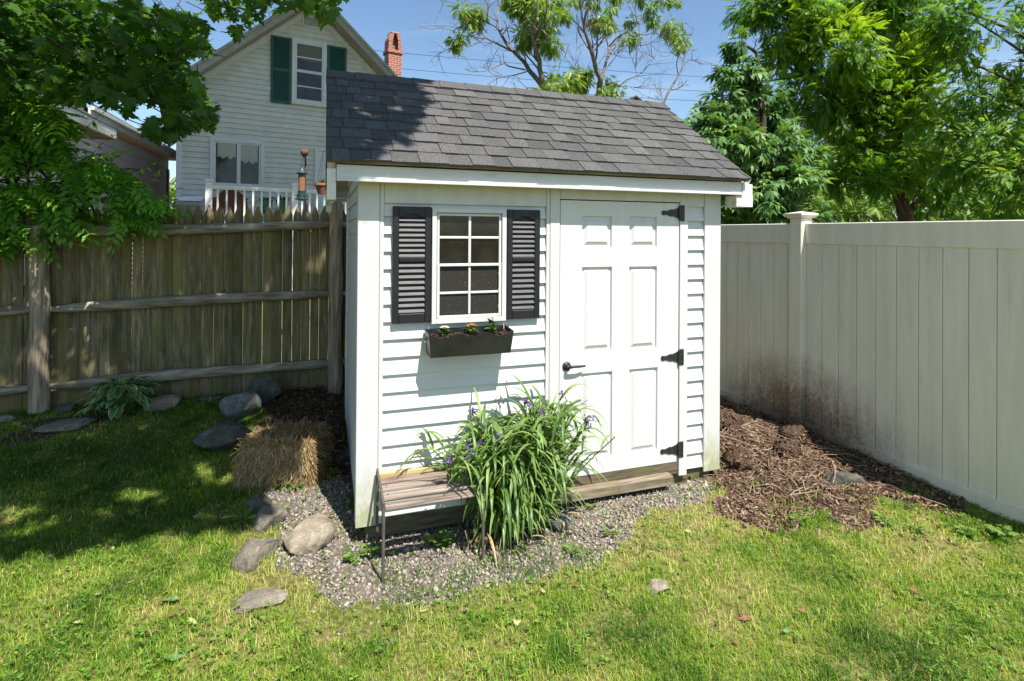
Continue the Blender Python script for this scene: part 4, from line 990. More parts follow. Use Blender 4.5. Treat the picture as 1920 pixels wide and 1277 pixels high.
# deck with white railing in front of the house (house coordinates via the same turn)
M_DECKW = surf('white_deck_rail', (.76, .77, .76), (.82, .83, .82), 5, .5, .05, .002)
dkk = thing('deck', 'white railed deck at the foot of the white house', 'deck', (-3.4, 11.0, 0), R(12))
d_ = MB(); d_.box(-.3, 4.3, -1.55, -.06, 1.62, 1.70); d_.build('deck_floor', M_OLDWOOD, dkk)
for px_ in (.58, 2.27, 3.9):
    p = MB(); p.box(px_-.065, px_+.065, -1.56, -1.43, .1, 2.66, b=.004); p.box(px_-.085, px_+.085, -1.58, -1.41, 2.66, 2.69, b=.004); p.box(px_-.07, px_+.07, -1.565, -1.425, 2.69, 2.71, b=.004); p.build('rail_post', M_DECKW, dkk)
for xa, xb in ((.645, 2.205), (2.335, 3.835)):
    p = MB(); p.box(xa, xb, -1.53, -1.46, 2.53, 2.585, b=.004); p.box(xa, xb, -1.52, -1.47, 2.505, 2.529); p.box(xa, xb, -1.52, -1.47, 1.78, 1.83); n = 9
    for k in range(n):
        x = xa+(xb-xa)*(k+.6)/(n+.2); p.box(x-.018, x+.018, -1.513, -1.477, 1.83, 2.505)
    p.build('railing', M_DECKW, dkk)
p = MB(); p.add([(-.05, -.9, 2.27), (.45, -.9, 2.27), (.45, -.1, 2.27), (-.05, -.1, 2.27), (.0, -.85, 2.34), (.56, -.5, 2.42), (.56, -.2, 2.42), (.0, -.15, 2.34)], [(0, 1, 5, 4), (4, 5, 6, 7), (1, 2, 6, 5), (2, 3, 7, 6), (3, 0, 4, 7), (3, 2, 1, 0)]); p.build('step_cover', M_DECKW, dkk)
def hloc(s, d, z): c_, s_ = math.cos(R(12)), math.sin(R(12)); return (-3.4+s*c_-d*s_, 11+s*s_+d*c_, z)
# deck chair (round backed, red brown wicker)
M_WICK = surf('red_brown_wicker', (.09, .025, .015), (.22, .075, .045), 30, .7, .5, .01)
ch = thing('deck_chair', 'red brown round backed wicker chair behind the white deck railing', 'chair', hloc(1.0, -1.0, 1.70), R(12))
mb = MB(); n = 16
for ly, hh in ((0, .82), (.04, .82)):
    pass
arc = [(.33*math.cos(t_), .48+.34*math.sin(t_)) for t_ in np.linspace(0, math.pi, n+1)]
mb.prism([(-.33, .28)]+[(-a, c) for a, c in arc]+[(.33, .28)], 1, -.34, -.30); mb.build('backrest', M_WICK, ch)
mb = MB(); mb.box(-.31, .31, -.299, .25, .36, .43, b=.02); mb.build('seat', M_WICK, ch)
for x in (-.27, .27):
    for y in (-.30, .22):
        mb = MB(); mb.tube([(x, y, 0), (x, y, .36)], .022, 8); mb.build('leg', M_WICK, ch)
mb = MB()
for x in (-.32, .32): mb.tube([(x, -.30, .62), (x, 0, .64), (x, .24, .60), (x, .24, .38)], .022, 8)
mb.build('armrest', M_WICK, ch)
# green planters on the deck
M_TEAL = surf('teal_plastic', (.02, .16, .12), (.04, .24, .19), 9, .5, .05)
M_LEAFH = leafmat('pot_plant_leaf', [(0, (.03, .08, .02)), (.6, (.07, .16, .04)), (1, (.16, .26, .08))])
def potplant(s, dd, z, r_, h, lab, rim=.03):
    o = thing('potted_plant', lab, 'potted plant', hloc(s, dd, z), R(12))
    mb = MB(); mb.lathe([(0, 0), (r_*.75, 0), (r_, h), (r_+.015, h), (r_+.015, h+.03), (r_-.01, h+.03), (r_-.02, h-.01), (0, h-.01)], 18); mb.build('pot', M_TEAL, o)
    lf = MB()
    for k in range(26):
        a = rng.uniform(0, 6.28); strap(lf, (rng.normal()*.03, rng.normal()*.03, h), (math.cos(a), math.sin(a), rng.uniform(.7, 2)), rng.uniform(.18, .34), .018, 1.4, 6, rng.random())
    lf.build('leaves', M_LEAFH, o)
potplant(1.72, -1.25, 2.05, .13, .25, 'teal green pot with a leafy plant, left one behind the deck railing')
potplant(2.05, -1.25, 2.05, .13, .25, 'teal green pot with a leafy plant, next to the right deck post')
tb = thing('deck_table', 'small low table holding the teal pots on the deck', 'table', hloc(1.88, -1.22, 1.70), R(12))
mb = MB(); mb.box(-.42, .42, -.16, .16, .31, .349, b=.004); mb.build('tabletop', M_WICK, tb)
for x in (-.36, .36):
    for y in (-.12, .12): mb = MB(); mb.box(x-.02, x+.02, y-.02, y+.02, 0, .309); mb.build('leg', M_WICK, tb)

# bird feeder on a shepherd hook, behind the fence
fpos = atY(566, 340, 4.6); fx_, fy_ = float(fpos[0]), 4.6; k_ = 1.35
M_FBLUE = surf('dark_blue_metal', (.01, .025, .04), (.03, .06, .085), 12, .5, .1); M_SEED = surf('bird_seed', (.12, .05, .02), (.36, .20, .10), 120, .8, .3, .003)
M_FGREEN = surf('dark_green_metal', (.008, .035, .028), (.02, .07, .055), 12, .5, .1)
M_RUST = surf('rusty_iron', (.05, .025, .015), (.20, .09, .045), 40, .85, .5, .003)
hk = thing('shepherd_hook', 'rusty pole with a curled hook rising behind the picket fence', 'hook', (fx_+.05, fy_+.10, .1))
zt = float(atY(570, 287, 4.6)[2]); zc = float(atY(566, 312, 4.6)[2]); zb = float(atY(566, 376, 4.6)[2])
mb = MB(); mb.tube([(fx_+.05, fy_+.10, .1), (fx_+.045, fy_+.10, 1.4), (fx_+.04, fy_+.09, zt-.05)], .012, 8)
pts = [(fx_+.04+.0*t_-.035*math.sin(t_), fy_+.09-.045*(1-math.cos(t_)), zt-.05+.055*math.sin(t_*.95)) for t_ in np.linspace(0, 3.3, 12)]; mb.tube(pts, .010, 8); mb.build('pole', M_RUST, hk, world=True)
mb = MB(); mb.lathe([(0, .055), (.035, .05), (.055, .02), (.052, -.01), (.03, -.03), (.026, -.05), (0, -.055)], 14, (fx_+.03, fy_+.02, zt-.0)); mb.build('rusty_bell', M_RUST, hk, world=True)
fe = thing('bird_feeder', 'tube bird feeder full of seed hanging above the picket fence', 'bird feeder', (fx_, fy_, zb))
hh = zc-zb
mb = MB(); mb.lathe([(0, hh*1.03), (.014, hh*1.02), (.018, hh*.97), (.042, hh*.88), (.048, hh*.86), (.075, hh*.80), (.072, hh*.785), (.045, hh*.78)], 18); mb.tube([(0, 0, hh), (0.012, 0, hh*1.25), (.03, .02, zt-zb-.05)], .004, 6); mb.build('cap', M_FBLUE, fe)
mb = MB(); mb.lathe([(.045, hh*.79), (.046, hh*.28)], 18); mb.build('seed_tube', M_SEED, fe)
mb = MB(); mb.lathe([(.046, hh*.30), (.050, hh*.28), (.050, hh*.20), (.062, hh*.19), (.064, hh*.08), (.088, hh*.06), (.088, hh*.03), (.05, hh*.02), (.04, 0), (0, 0)], 18)
for a in (0.4, 2.0, 3.6, 5.2): mb.tube([(.05*math.cos(a), .05*math.sin(a), hh*.14), (.10*math.cos(a), .10*math.sin(a), hh*.14)], .006, 6)
mb.build('perch_base', M_FGREEN, fe)
# hanging terracotta pot
M_TERRA = surf('terracotta', (.24, .085, .045), (.38, .16, .09), 12, .8, .2, .003)
hp_ = atY(600, 354, 5.0); hx2 = float(hp_[0])+.03; zr = float(atY(600, 345, 5.0)[2]); zb2 = float(atY(600, 365, 5.0)[2]); r2 = .098
hb = thing('hanging_pot', 'terracotta pot with green shoots hanging by the left end of the shed roof', 'hanging pot', (hx2, 5.0, zb2)); h2 = zr-zb2
mb = MB(); mb.lathe([(0, 0), (r2*.55, 0.005), (r2*.9, h2*.6), (r2, h2*.85), (r2+.012, h2*.85), (r2+.012, h2*1.05), (r2-.01, h2*1.05), (r2-.015, h2*.9), (0, h2*.9)], 20); mb.build('pot', M_TERRA, hb)
mb = MB()
for a in (.3, 2.4, 4.5): mb.tube([(r2*math.cos(a), r2*math.sin(a), h2), (0, 0, h2+.42)], .002, 4)
mb.tube([(0, 0, h2+.42), (.01, 0, h2+.47), (.05, .05, h2+.5), (.25, .3, h2+.46)], .004, 5); mb.build('hanger', M_IRON, hb)
lf = MB()
for k in range(30):
    a = rng.uniform(0, 6.28); strap(lf, (rng.normal()*.03, rng.normal()*.03, h2*.9), (math.cos(a), math.sin(a), rng.uniform(1, 3)), rng.uniform(.06, .16), .009, 1.0, 5, rng.random())
lf.build('shoots', M_LEAFH, hb)
hpole = thing('plant_pole', 'thin dark pole carrying the hanging pot behind the shed', 'pole', (hx2+.25, 5.3, .1))
mb = MB(); mb.tube([(hx2+.25, 5.3, .1), (hx2+.25, 5.3, zr+.5)], .012, 8); mb.build('pole', M_IRON, hpole, world=True)

# ------------------------------------------------------------------ purple house on the left
M_PURP = surf('mauve_clapboard', (.66, .56, .64), (.76, .66, .73), 4, .6, .1, .002, tintamt=.05)
M_PINE = surf('orange_soffit_boards', (.70, .42, .22), (.82, .55, .32), 8, .6, .15, .003, stretch=(6, .4, 1))
ph = thing('house', 'mauve clapboard house with white eaves behind the leafy vine', 'house', (-5.0, 12.0, 0))
mb = MB(); laps(mb, lambda z: (-6.0, 4.85), .2, 3.87, .13, .016, lambda x, d, z: (d, x, z))
mb.box(-6, -.004, -6, 4.85, 0, 3.87); mb.build('wall', M_PURP, ph)
mb = MB(); mb.box(.018, .045, -5.9, 4.80, 3.58, 3.86); mb.build('frieze_board', M_HTRIM, ph)
mb = MB(); mb.box(-.10, .05, 4.72, 4.9, 0, 3.575); mb.build('corner_board', surf('plum_trim', (.15, .03, .08), (.22, .05, .12), 6, .5), ph)
mb = MB(); mb.box(.02, .32, -2.2, 5.0, 3.871, 3.89); mb.build('soffit', M_PINE, ph)
mb = MB(); mb.box(.30, .345, -2.2, 5.0, 3.891, 4.06, b=.004); mb.box(.346, .41, -2.2, 5.02, 4.02, 4.10, b=.01); mb.build('fascia', M_HTRIM, ph)
mb = MB(); mb.add([(.38, -2.2, 4.105), (.38, 5.05, 4.105), (-3, 5.05, 6.1), (-3, -2.2, 6.1), (-6.4, -2.2, 4.1), (-6.4, 5.05, 4.1)], [(0, 1, 2, 3), (3, 2, 5, 4)]); mb.add([(-.05, 4.8, 3.87), (-3, 4.8, 6.0), (-5.95, 4.8, 3.87)], [(0, 1, 2)]); mb.add([(-.05, -2.1, 3.87), (-3, -2.1, 6.0), (-5.95, -2.1, 3.87)], [(0, 2, 1)]); mb.build('roof', M_HROOF, ph)
# lower porch roof nearer the camera
mb = MB(); mb.box(.05, .92, -9, -2.8, 3.36, 3.38); mb.build('porch_soffit', surf('brown_soffit', (.20, .13, .10), (.30, .20, .15), 6, .7), ph)
mb = MB(); mb.box(.90, .97, -9, -2.79, 3.381, 3.57, b=.004); mb.build('porch_fascia', M_HTRIM, ph)
mb = MB(); mb.add([(.98, -9, 3.575), (.98, -2.78, 3.575), (.02, -2.78, 4.15), (.02, -9, 4.15), (.98, -9, 3.55), (.98, -2.78, 3.55), (.02, -2.78, 3.55)], [(0, 1, 2, 3), (1, 5, 6, 2)]); mb.build('porch_roof', M_HROOF, ph)
mb = MB(); mb.box(.02, .06, -4.6, -2.95, 4.0, 5.4); mb.build('dark_window', M_HGLASS, ph)
mb = MB(); mb.box(-.2, .25, -2.9, -2.25, 3.5, 5.4, b=.004); mb.build('dormer_post', surf('grey_beige_trim', (.30, .28, .24), (.38, .36, .31), 6, .7), ph)
mb = MB(); mb.box(-.2, .018, -9, -2.95, 3.6, 5.4); mb.build('upper_wall', M_PURP, ph)
# tiny white gable far behind
fg = thing('house', 'tip of a distant white gable showing just over the shed ridge', 'house', (22.5, 42, 0))
mb = MB(); pk = atD(1190, 180, 50); mb.prism([(-3, 0), (3, 0), (3, float(pk[2])-2.1), (0, float(pk[2])-.35), (-3, float(pk[2])-2.1)], 1, 0, 6); fg.location = (float(pk[0]), float(pk[1]), 0); mb.build('wall', M_HSIDE, fg)
for wx_ in (-1.6, .6):
    mb = MB(); ringbars(mb, wx_, wx_+1.0, 3.2, 4.8, .09, -.06, .0); mb.box(wx_+.09, wx_+.91, -.03, -.005, 3.29, 4.71); mb.build('window', M_HTRIM, fg)
mb = MB(); zz0 = float(pk[2])
for s_ in (-1, 1): mb.add([(0, -.3, zz0), (s_*3.5, -.3, zz0-2.15), (s_*3.5, 6, zz0-2.15), (0, 6, zz0), (0, -.3, zz0-.18), (s_*3.5, -.3, zz0-2.33)], [(0, 1, 2, 3), (0, 4, 5, 1)])
mb.build('roof', M_HROOF, fg)
# overhead wires
M_WIRE = surf('black_wire', (.02, .02, .02), (.03, .03, .03), 5, .6, 0)
for i, (a, b_, lab) in enumerate((((640, 88), (1560, 150), 'highest overhead wire crossing the sky behind the bare trees'), ((640, 118), (1560, 176), 'middle overhead wire crossing the sky behind the bare trees'), ((900, 160), (1560, 190), 'lowest overhead wire, just above the shed ridge'))):
    A, B = atD(*a, 26), atD(*b_, 30); mb = MB(); mid = (A+B)/2; A = A+(A-mid)*.03; B = B+(B-mid)*.6
    mb.tube([A+(B-A)*u-np.array([0, 0, 1.2*u*(1-u)]) for u in np.linspace(0, 1, 20)], .011, 5); prop(mb.build('overhead_wire', M_WIRE), lab, 'wire', 'overhead wires')
# ------------------------------------------------------------------ trees
M_BARKG = surf('grey_bark', (.10, .085, .07), (.26, .23, .20), 12, .9, .6, .01, stretch=(3, 3, .6), spec=.2)
M_BARKD = surf('dark_bark', (.035, .026, .02), (.10, .075, .055), 12, .9, .7, .015, stretch=(3, 3, .5), spec=.2)
M_MAPLE = leafmat('maple_leaf', [(0, (0.029, 0.086, 0.014)), (.5, (0.063, 0.161, 0.023)), (1, (0.127, 0.253, 0.034))], tfac=.52, rough=.42)
M_ASH = leafmat('bare_tree_leaf', [(0, (0.066, 0.132, 0.024)), (.5, (0.159, 0.277, 0.039)), (.85, (0.291, 0.409, 0.060)), (1, (0.450, 0.356, 0.093))], tfac=.30)
M_CHEST = leafmat('dark_tree_leaf', [(0, (0.045, 0.116, 0.039)), (.5, (0.110, 0.226, 0.065)), (.9, (0.232, 0.361, 0.103)), (1, (0.413, 0.400, 0.129))], tfac=.30, rough=.45, spec=.3)
M_AIL = leafmat('light_tree_leaf', [(0, (0.056, 0.157, 0.018)), (.5, (0.134, 0.280, 0.027)), (1, (0.358, 0.482, 0.062))], tfac=.45)
M_LOC = leafmat('shaded_tree_leaf', [(0, (0.042, 0.131, 0.019)), (.5, (0.107, 0.238, 0.029)), (1, (0.286, 0.416, 0.059))], tfac=.45)
M_FAR = leafmat('far_tree_leaf', [(0, (0.077, 0.173, 0.024)), (.5, (0.182, 0.307, 0.048)), (1, (0.346, 0.442, 0.096))], tfac=.35)
M_VINE = leafmat('vine_leaf', [(0, (0.047, 0.162, 0.019)), (.5, (0.135, 0.351, 0.034)), (1, (0.378, 0.621, 0.081))], tfac=.42, rough=.45)
# leaf templates
_h = [(-.08, .28), (.05, .26), (.06, .48), (.20, .25), (.36, .55), (.44, .41), (.58, .46), (.50, .17), (.70, .24), (.78, .13)]
MAPV = [(.28, 0, 0), (0, 0, 0)]+[(x, y, -.14*abs(y)) for x, y in _h]+[(1, 0, -.10)]+[(x, -y, -.14*abs(y)) for x, y in _h[::-1]]
MAPF = [(0, i, i+1) for i in range(1, len(MAPV)-1)]+[(0, len(MAPV)-1, 1)]
def pinnate(pairs, ll, lw, droop, start=.16):
    v, f = [], []
    for k in range(pairs+1):
        u = start+(1-start)*k/pairs; z = -droop*u*u
        for s_ in ((-1, 1) if k < pairs else (0,)):
            dx, dy = (.45, s_*.9) if s_ else (1, 0); sz = ll*(1-.35*abs(u-.5)*1.2); n = len(v); wx, wy = -dy, dx
            v += [(u, 0, z), (u+dx*sz*.45+wx*lw, dy*sz*.45+wy*lw, z-.04), (u+dx*sz, dy*sz, z-sz*.45), (u+dx*sz*.45-wx*lw, dy*sz*.45-wy*lw, z-.04)]
            f += [(n, n+1, n+2), (n, n+2, n+3)]
    n = len(v); v += [(0, -.008, 0), (0, .008, 0), (.5, .007, -droop*.25), (.5, -.007, -droop*.25), (1, 0, -droop)]; f += [(n, n+1, n+2), (n, n+2, n+3), (n+3, n+2, n+4)]
    return v, f
AILV, AILF = pinnate(9, .34, .052, .22)
LOCV, LOCF = pinnate(7, .30, .075, .25)
VINV, VINF = pinnate(4, .46, .085, .45)
def palmate(k=6):
    v, f = [], []
    for i in range(k):
        a = (i-(k-1)/2)*.62; dx, dy = math.cos(a), math.sin(a); L_ = 1-.16*abs(i-(k-1)/2); n = len(v); wx, wy = -dy, dx
        v += [(0, 0, 0), (dx*.62*L_+wx*.14, dy*.62*L_+wy*.14, -.12), (dx*L_, dy*L_, -.45), (dx*.62*L_-wx*.14, dy*.62*L_-wy*.14, -.12), (dx*.55*L_, dy*.55*L_, -.06)]
        f += [(n, n+1, n+4), (n+1, n+2, n+4), (n+2, n+3, n+4), (n+3, n, n+4)]
    return v, f
PALV, PALF = palmate()
def leaves_obj(name, tv, tf, P, d, up, sc, tint, mat, root, roll=None):
    Vv, Ff = inst(tv, tf, np.asarray(P), frames(np.asarray(d), np.asarray(up), roll), sc)
    return raw_mesh(name, Vv, np.array(Ff), np.repeat(np.clip(tint, 0, 1), len(tv)), mat, root)
def wander(px, D, jit=.25):
    """traced limb: pixel polyline at view depth D, given real depth that wanders"""
    out_ = []; dd = D; sgn = rng.choice([-1, 1])
    for k, (x, y) in enumerate(px): out_.append(atD(x, y, dd)); dd += sgn*jit*rng.uniform(.2, 1.0)
    return out_
def smooth(pts, n=3):
    pts = [np.array(p) for p in pts]; o = []
    for i in range(len(pts)-1):
        p0, p1, p2, p3 = pts[max(i-1, 0)], pts[i], pts[i+1], pts[min(i+2, len(pts)-1)]
        for k in range(n):
            t_ = k/n; o.append(.5*((2*p1)+(p2-p0)*t_+(2*p0-5*p1+4*p2-p3)*t_**2+(3*p1-p0-3*p2+p3)*t_**3))
    o.append(pts[-1]); return o
def twigs(mb, pts, r0, num, L_=(.25, .7), sub=2, upb=.35):
    pts = np.array(pts)
    for k in range(num):
        i = rng.integers(len(pts)//4, len(pts)); p = pts[i]; d = pts[min(i+1, len(pts)-1)]-pts[max(i-1, 0)]; d = d/(np.linalg.norm(d)+1e-9)
        e = d*.8+rdir(1)[0]*.85+np.array([0, 0, upb]); e /= np.linalg.norm(e); l = rng.uniform(*L_); q = [p]
        for s_ in range(5): e = e+rdir(1)[0]*.28; e /= np.linalg.norm(e); q.append(q[-1]+e*l/5)
        mb.tube(q, np.linspace(r0, r0*.35, 6), 4, cap=False)
        for s_ in range(sub):
            j = rng.integers(1, 5); ee = e+rdir(1)[0]*.9; ee /= np.linalg.norm(ee); qq = [q[j]]
            for m_ in range(3): ee = ee+rdir(1)[0]*.3; ee /= np.linalg.norm(ee); qq.append(qq[-1]+ee*l*.45/3)
            mb.tube(qq, np.linspace(r0*.6, r0*.3, 4), 3, cap=False)
def bare_tree(label, D, limbs, clusters, base_px, trunk_r, nleaf, twig_n=5, tscale=1):
    b = atD(*base_px, D); g = .1
    t_ = thing('tree', label, 'tree', (float(b[0]), float(b[1]), g)); mb = MB()
    mb.tube(smooth([(b[0]+.05, b[1]+.1, g-.1), (b[0]-.03, b[1]+.05, (g+b[2])/2), b]), np.linspace(trunk_r*1.35, trunk_r, 7), 10)
    for px_, r0, r1 in limbs:
        w3 = smooth(wander(px_, D, .16*tscale)); 
        mb.tube(w3, np.linspace(r0*.68, r1*.6, len(w3)), 7, cap=False); twigs(mb, w3, max(.006, r1*.8), twig_n, (.2*tscale, .75*tscale))
    mb.build('trunk', M_BARKG, t_, smooth=True, world=True)
    P, dd, ti = [], [], []
    for (x, y, r_) in clusters:
        c = atD(x, y, D+rng.normal()*.3); rr = r_*D/FPX; n = int(nleaf*2.5*(r_/14)**2)
        if n < 1: continue
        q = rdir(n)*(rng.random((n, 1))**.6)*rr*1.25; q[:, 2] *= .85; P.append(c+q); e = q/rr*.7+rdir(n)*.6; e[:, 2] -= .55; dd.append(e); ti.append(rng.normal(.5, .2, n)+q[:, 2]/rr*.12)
    if P:
        P = np.concatenate(P); dd = np.concatenate(dd); n = len(P)
        leaves_obj('crown', LOCV, LOCF, P, dd, np.array([[0, 0, 1.]])+rdir(n)*.5, rng.uniform(.08, .155, n), np.concatenate(ti), M_ASH, t_)
    return t_
a = lambda *q: [(820+x/6.72, y/6.72) for x, y in q]
limbsA = [(a((1345, 1190), (1320, 1090), (1240, 980), (1160, 890), (1110, 800), (1040, 730), (960, 650), (880, 560), (820, 460), (790, 400), (780, 300), (760, 200), (770, 100), (765, -60)), .075, .018),
 (a((1345, 1190), (1310, 960), (1290, 880), (1290, 780), (1270, 700), (1240, 620), (1210, 540), (1200, 450), (1220, 300), (1250, 150), (1270, -60)), .075, .025),
 (a((930, 640), (830, 590), (740, 545), (620, 485), (560, 420), (500, 310)), .032, .010), (a((620, 485), (540, 480), (440, 460), (360, 440)), .016, .006), (a((790, 410), (720, 330), (620, 290), (560, 240)), .018, .008),
 (a((760, 270), (680, 220), (600, 160), (480, 90), (250, 50), (140, 20)), .018, .006), (a((1110, 880), (900, 835), (850, 800), (760, 830), (640, 885), (560, 900), (440, 905), (390, 880)), .020, .006),
 (a((1130, 900), (1000, 940), (900, 960), (800, 960), (660, 1030)), .017, .006), (a((800, 960), (700, 940), (640, 890), (580, 820)), .010, .005), (a((1270, 870), (1180, 760), (1100, 680), (1020, 610), (1000, 540)), .024, .009),
 (a((1290, 800), (1230, 700), (1215, 600), (1205, 480)), .028, .014), (a((1340, 950), (1430, 1010), (1520, 1080), (1640, 1040)), .016, .007), (a((1220, 1110), (1140, 1110), (1080, 1140), (900, 1130)), .012, .005),
 (a((610, 480), (500, 540), (380, 590)), .010, .005), (a((200, 590), (130, 620), (60, 660), (-60, 670)), .010, .004), (a((330, 330), (200, 380), (60, 350), (-40, 300)), .010, .004), (a((620, 290), (640, 100), (600, 0), (600, -80)), .014, .006),
 (a((1270, 240), (1120, 330), (1000, 200), (900, 60)), .014, .006), (a((1300, 660), (1420, 560), (1500, 520)), .014, .006), (a((250, 480), (330, 460), (450, 465)), .010, .006)]
clA = [(820+x/6.72, y/6.72, r_/6.72) for x, y, r_ in ((420, 150, 120), (560, 190, 90), (300, 130, 80), (400, 270, 80), (265, 470, 100), (240, 540, 60), (960, 60, 120), (1080, 110, 150), (1200, 80, 170), (1320, 140, 150), (1330, 250, 110), (1200, 330, 130), (1120, 460, 120), (1390, 530, 120), (1440, 610, 90), (1300, 350, 90), (1090, 540, 70), (1480, 20, 120), (1450, 940, 70), (1400, 1080, 90), (1560, 1100, 110), (1690, 1010, 110), (1270, 1110, 60), (1420, 330, 60), (540, 300, 60), (1180, -60, 150), (950, -60, 120), (1540, 200, 70), (1640, 210, 60))]
bare_tree('half bare grey tree with two leaning stems rising behind the middle of the shed ridge', 9.5, limbsA, clA, (1021, 180), .12, 26)
c_ = lambda *q: [(1060+x/6.08, y/6.08) for x, y in q]
limbsB = [(c_((390, 1150), (388, 1000), (400, 900), (350, 780), (330, 700), (290, 560), (250, 440), (215, 320), (235, 150), (275, 60), (300, -60)), .09, .02), (c_((215, 320), (190, 200), (175, 60), (165, -60)), .035, .018), (c_((210, 370), (140, 280), (60, 210), (0, 150), (-60, 100)), .026, .010),
 (c_((340, 700), (360, 600), (365, 400), (370, 250), (340, 100), (330, -40)), .03, .012), (c_((400, 910), (430, 840), (460, 720), (490, 620), (490, 540), (460, 420), (430, 330)), .05, .014), (c_((490, 650), (560, 550), (620, 420), (700, 360), (800, 300), (860, 230), (880, 60), (905, -40)), .028, .010),
 (c_((500, 530), (600, 420), (720, 370), (900, 400), (1000, 370), (1080, 390), (1200, 330)), .022, .008), (c_((560, 600), (640, 530), (760, 520), (900, 515), (1000, 470), (1080, 400)), .014, .007), (c_((430, 980), (580, 1000), (700, 910), (830, 860), (920, 780), (1010, 660), (1060, 560), (1085, 450)), .017, .006),
 (c_((1080, 390), (1160, 490), (1200, 620)), .009, .004), (c_((640, 400), (560, 330), (500, 350)), .010, .005), (c_((820, 280), (800, 150), (760, 40)), .010, .005), (c_((810, 860), (800, 760), (805, 680)), .007, .004), (c_((1010, 660), (940, 620), (860, 540)), .008, .004), (c_((450, 940), (600, 980), (740, 990), (820, 1000)), .010, .004), (c_((360, 960), (200, 860), (100, 760), (-40, 620)), .010, .005), (c_((110, 780), (120, 640), (130, 490)), .007, .004), (c_((380, 730), (480, 620), (680, 640)), .009, .004)]
clB = [(1060+x/6.08, y/6.08, r_/6.08) for x, y, r_ in ((970, 110, 85), (1000, 230, 80), (1150, 300, 95), (1250, 380, 100), (1320, 460, 90), (1310, 530, 50), (750, 240, 70), (740, 430, 85), (400, 210, 120), (490, 280, 70), (360, 300, 60), (30, 170, 40), (540, 90, 60), (160, 890, 120), (240, 820, 80), (60, 980, 90), (200, 980, 80), (480, 950, 90), (550, 1070, 100), (440, 1050, 80), (320, 10, 90), (100, 0, 70), (1050, -10, 60), (1180, -5, 70), (1270, 10, 40), (560, -40, 90), (850, -60, 90))]
bare_tree('half bare tree with forked trunk rising behind the right part of the shed ridge', 10.5, limbsB, clB, (1125, 192), .10, 26)
limbsC = [(c_((1110, 1200), (1170, 1060), (1230, 960), (1290, 860), (1330, 780), (1355, 650), (1400, 550), (1390, 490)), .032, .007), (c_((1290, 860), (1270, 760), (1275, 690), (1300, 620), (1280, 570), (1200, 480)), .014, .006), (c_((1210, 1030), (1320, 990), (1330, 920)), .013, .006), (c_((1110, 1190), (1100, 1080), (1055, 1000), (1080, 950)), .010, .005), (c_((1105, 1150), (1050, 1120), (1010, 1080)), .007, .004), (c_((1355, 740), (1400, 690), (1510, 675)), .006, .003)]
bare_tree('thin dead leafless sapling rising at the right end of the shed ridge', 9.0, limbsC, [], (1243, 196), .036, 0, 3, .5)

def leafy_tree(name, label, trunk_px, D, trunk_r, blobs, tv, tf, size, dens, mat, bark, droop=.4, top=None, group=None):
    """blobs: (px, py, radius px, depth offset)"""
    b = atD(*trunk_px, D); gz_ = .0; t_ = thing(name, label, 'tree', (float(b[0]), float(b[1]), gz_), 0, group); mb = MB()
    cs = [(atD(x, y, D+o), r_*(D+o)/FPX) for x, y, r_, o in blobs]; zt_ = (max(c[2] for c, r_ in cs) if top is None else top)
    tp = [np.array([b[0]+.10*math.sin(k*1.3), b[1]+.10*math.cos(k*1.9), gz_-.1+(zt_-gz_)*k/7]) for k in range(8)]
    mb.tube(smooth(tp), np.linspace(trunk_r*1.15, trunk_r*.25, 22), 10, cap=False)
    P, dd, ti = [], [], []
    for c, rr in cs:
        k = int(np.argmin([abs(p[2]-(c[2]-.9*np.linalg.norm((c-b)[:2]))) for p in tp])); s0 = tp[max(k, 2)]
        mid = (s0+c)/2+np.array([0, 0, .12*np.linalg.norm(c-s0)]); lb = smooth([s0, mid, c]); mb.tube(lb, np.linspace(trunk_r*.33, .012, len(lb)), 6, cap=False); twigs(mb, lb, .010, 4, (rr*.5, rr*1.1), 3)
        n = int(dens*rr*rr); q = rdir(n)*(rng.random((n, 1))**.40)*rr; q[:, 2] *= .85
        sub = np.floor(rng.random(n)*9).astype(int); sc_ = rdir(9)*rr*.75; q = q*.46+sc_[sub]*.70      # clumps with gaps
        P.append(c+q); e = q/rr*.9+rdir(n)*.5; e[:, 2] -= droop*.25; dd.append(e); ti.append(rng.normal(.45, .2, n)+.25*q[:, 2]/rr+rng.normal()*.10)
    mb.build('trunk', bark, t_, smooth=True, world=True)
    P = np.concatenate(P); n = len(P)
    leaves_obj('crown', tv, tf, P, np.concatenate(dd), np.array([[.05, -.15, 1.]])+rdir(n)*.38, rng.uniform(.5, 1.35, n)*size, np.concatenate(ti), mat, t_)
    return t_
leafy_tree('tree', 'dark green large leaved tree right behind the shed roof corner', (1420, 415), 9.6, .11, [(1385, 85, 30, 0), (1380, 140, 45, 0), (1350, 205, 55, 0), (1420, 190, 65, .3), (1310, 225, 28, .2), (1370, 270, 75, -.2), (1450, 275, 85, .3), (1400, 345, 80, 0), (1465, 370, 85, -.3), (1335, 300, 50, .2), (1395, 410, 75, 0), (1500, 320, 65, .5), (1500, 410, 60, .2), (1310, 250, 35, -.2), (1360, 395, 50, .5), (1440, 430, 80, 0)], PALV, PALF, .20, 620, M_CHEST, M_BARKD)
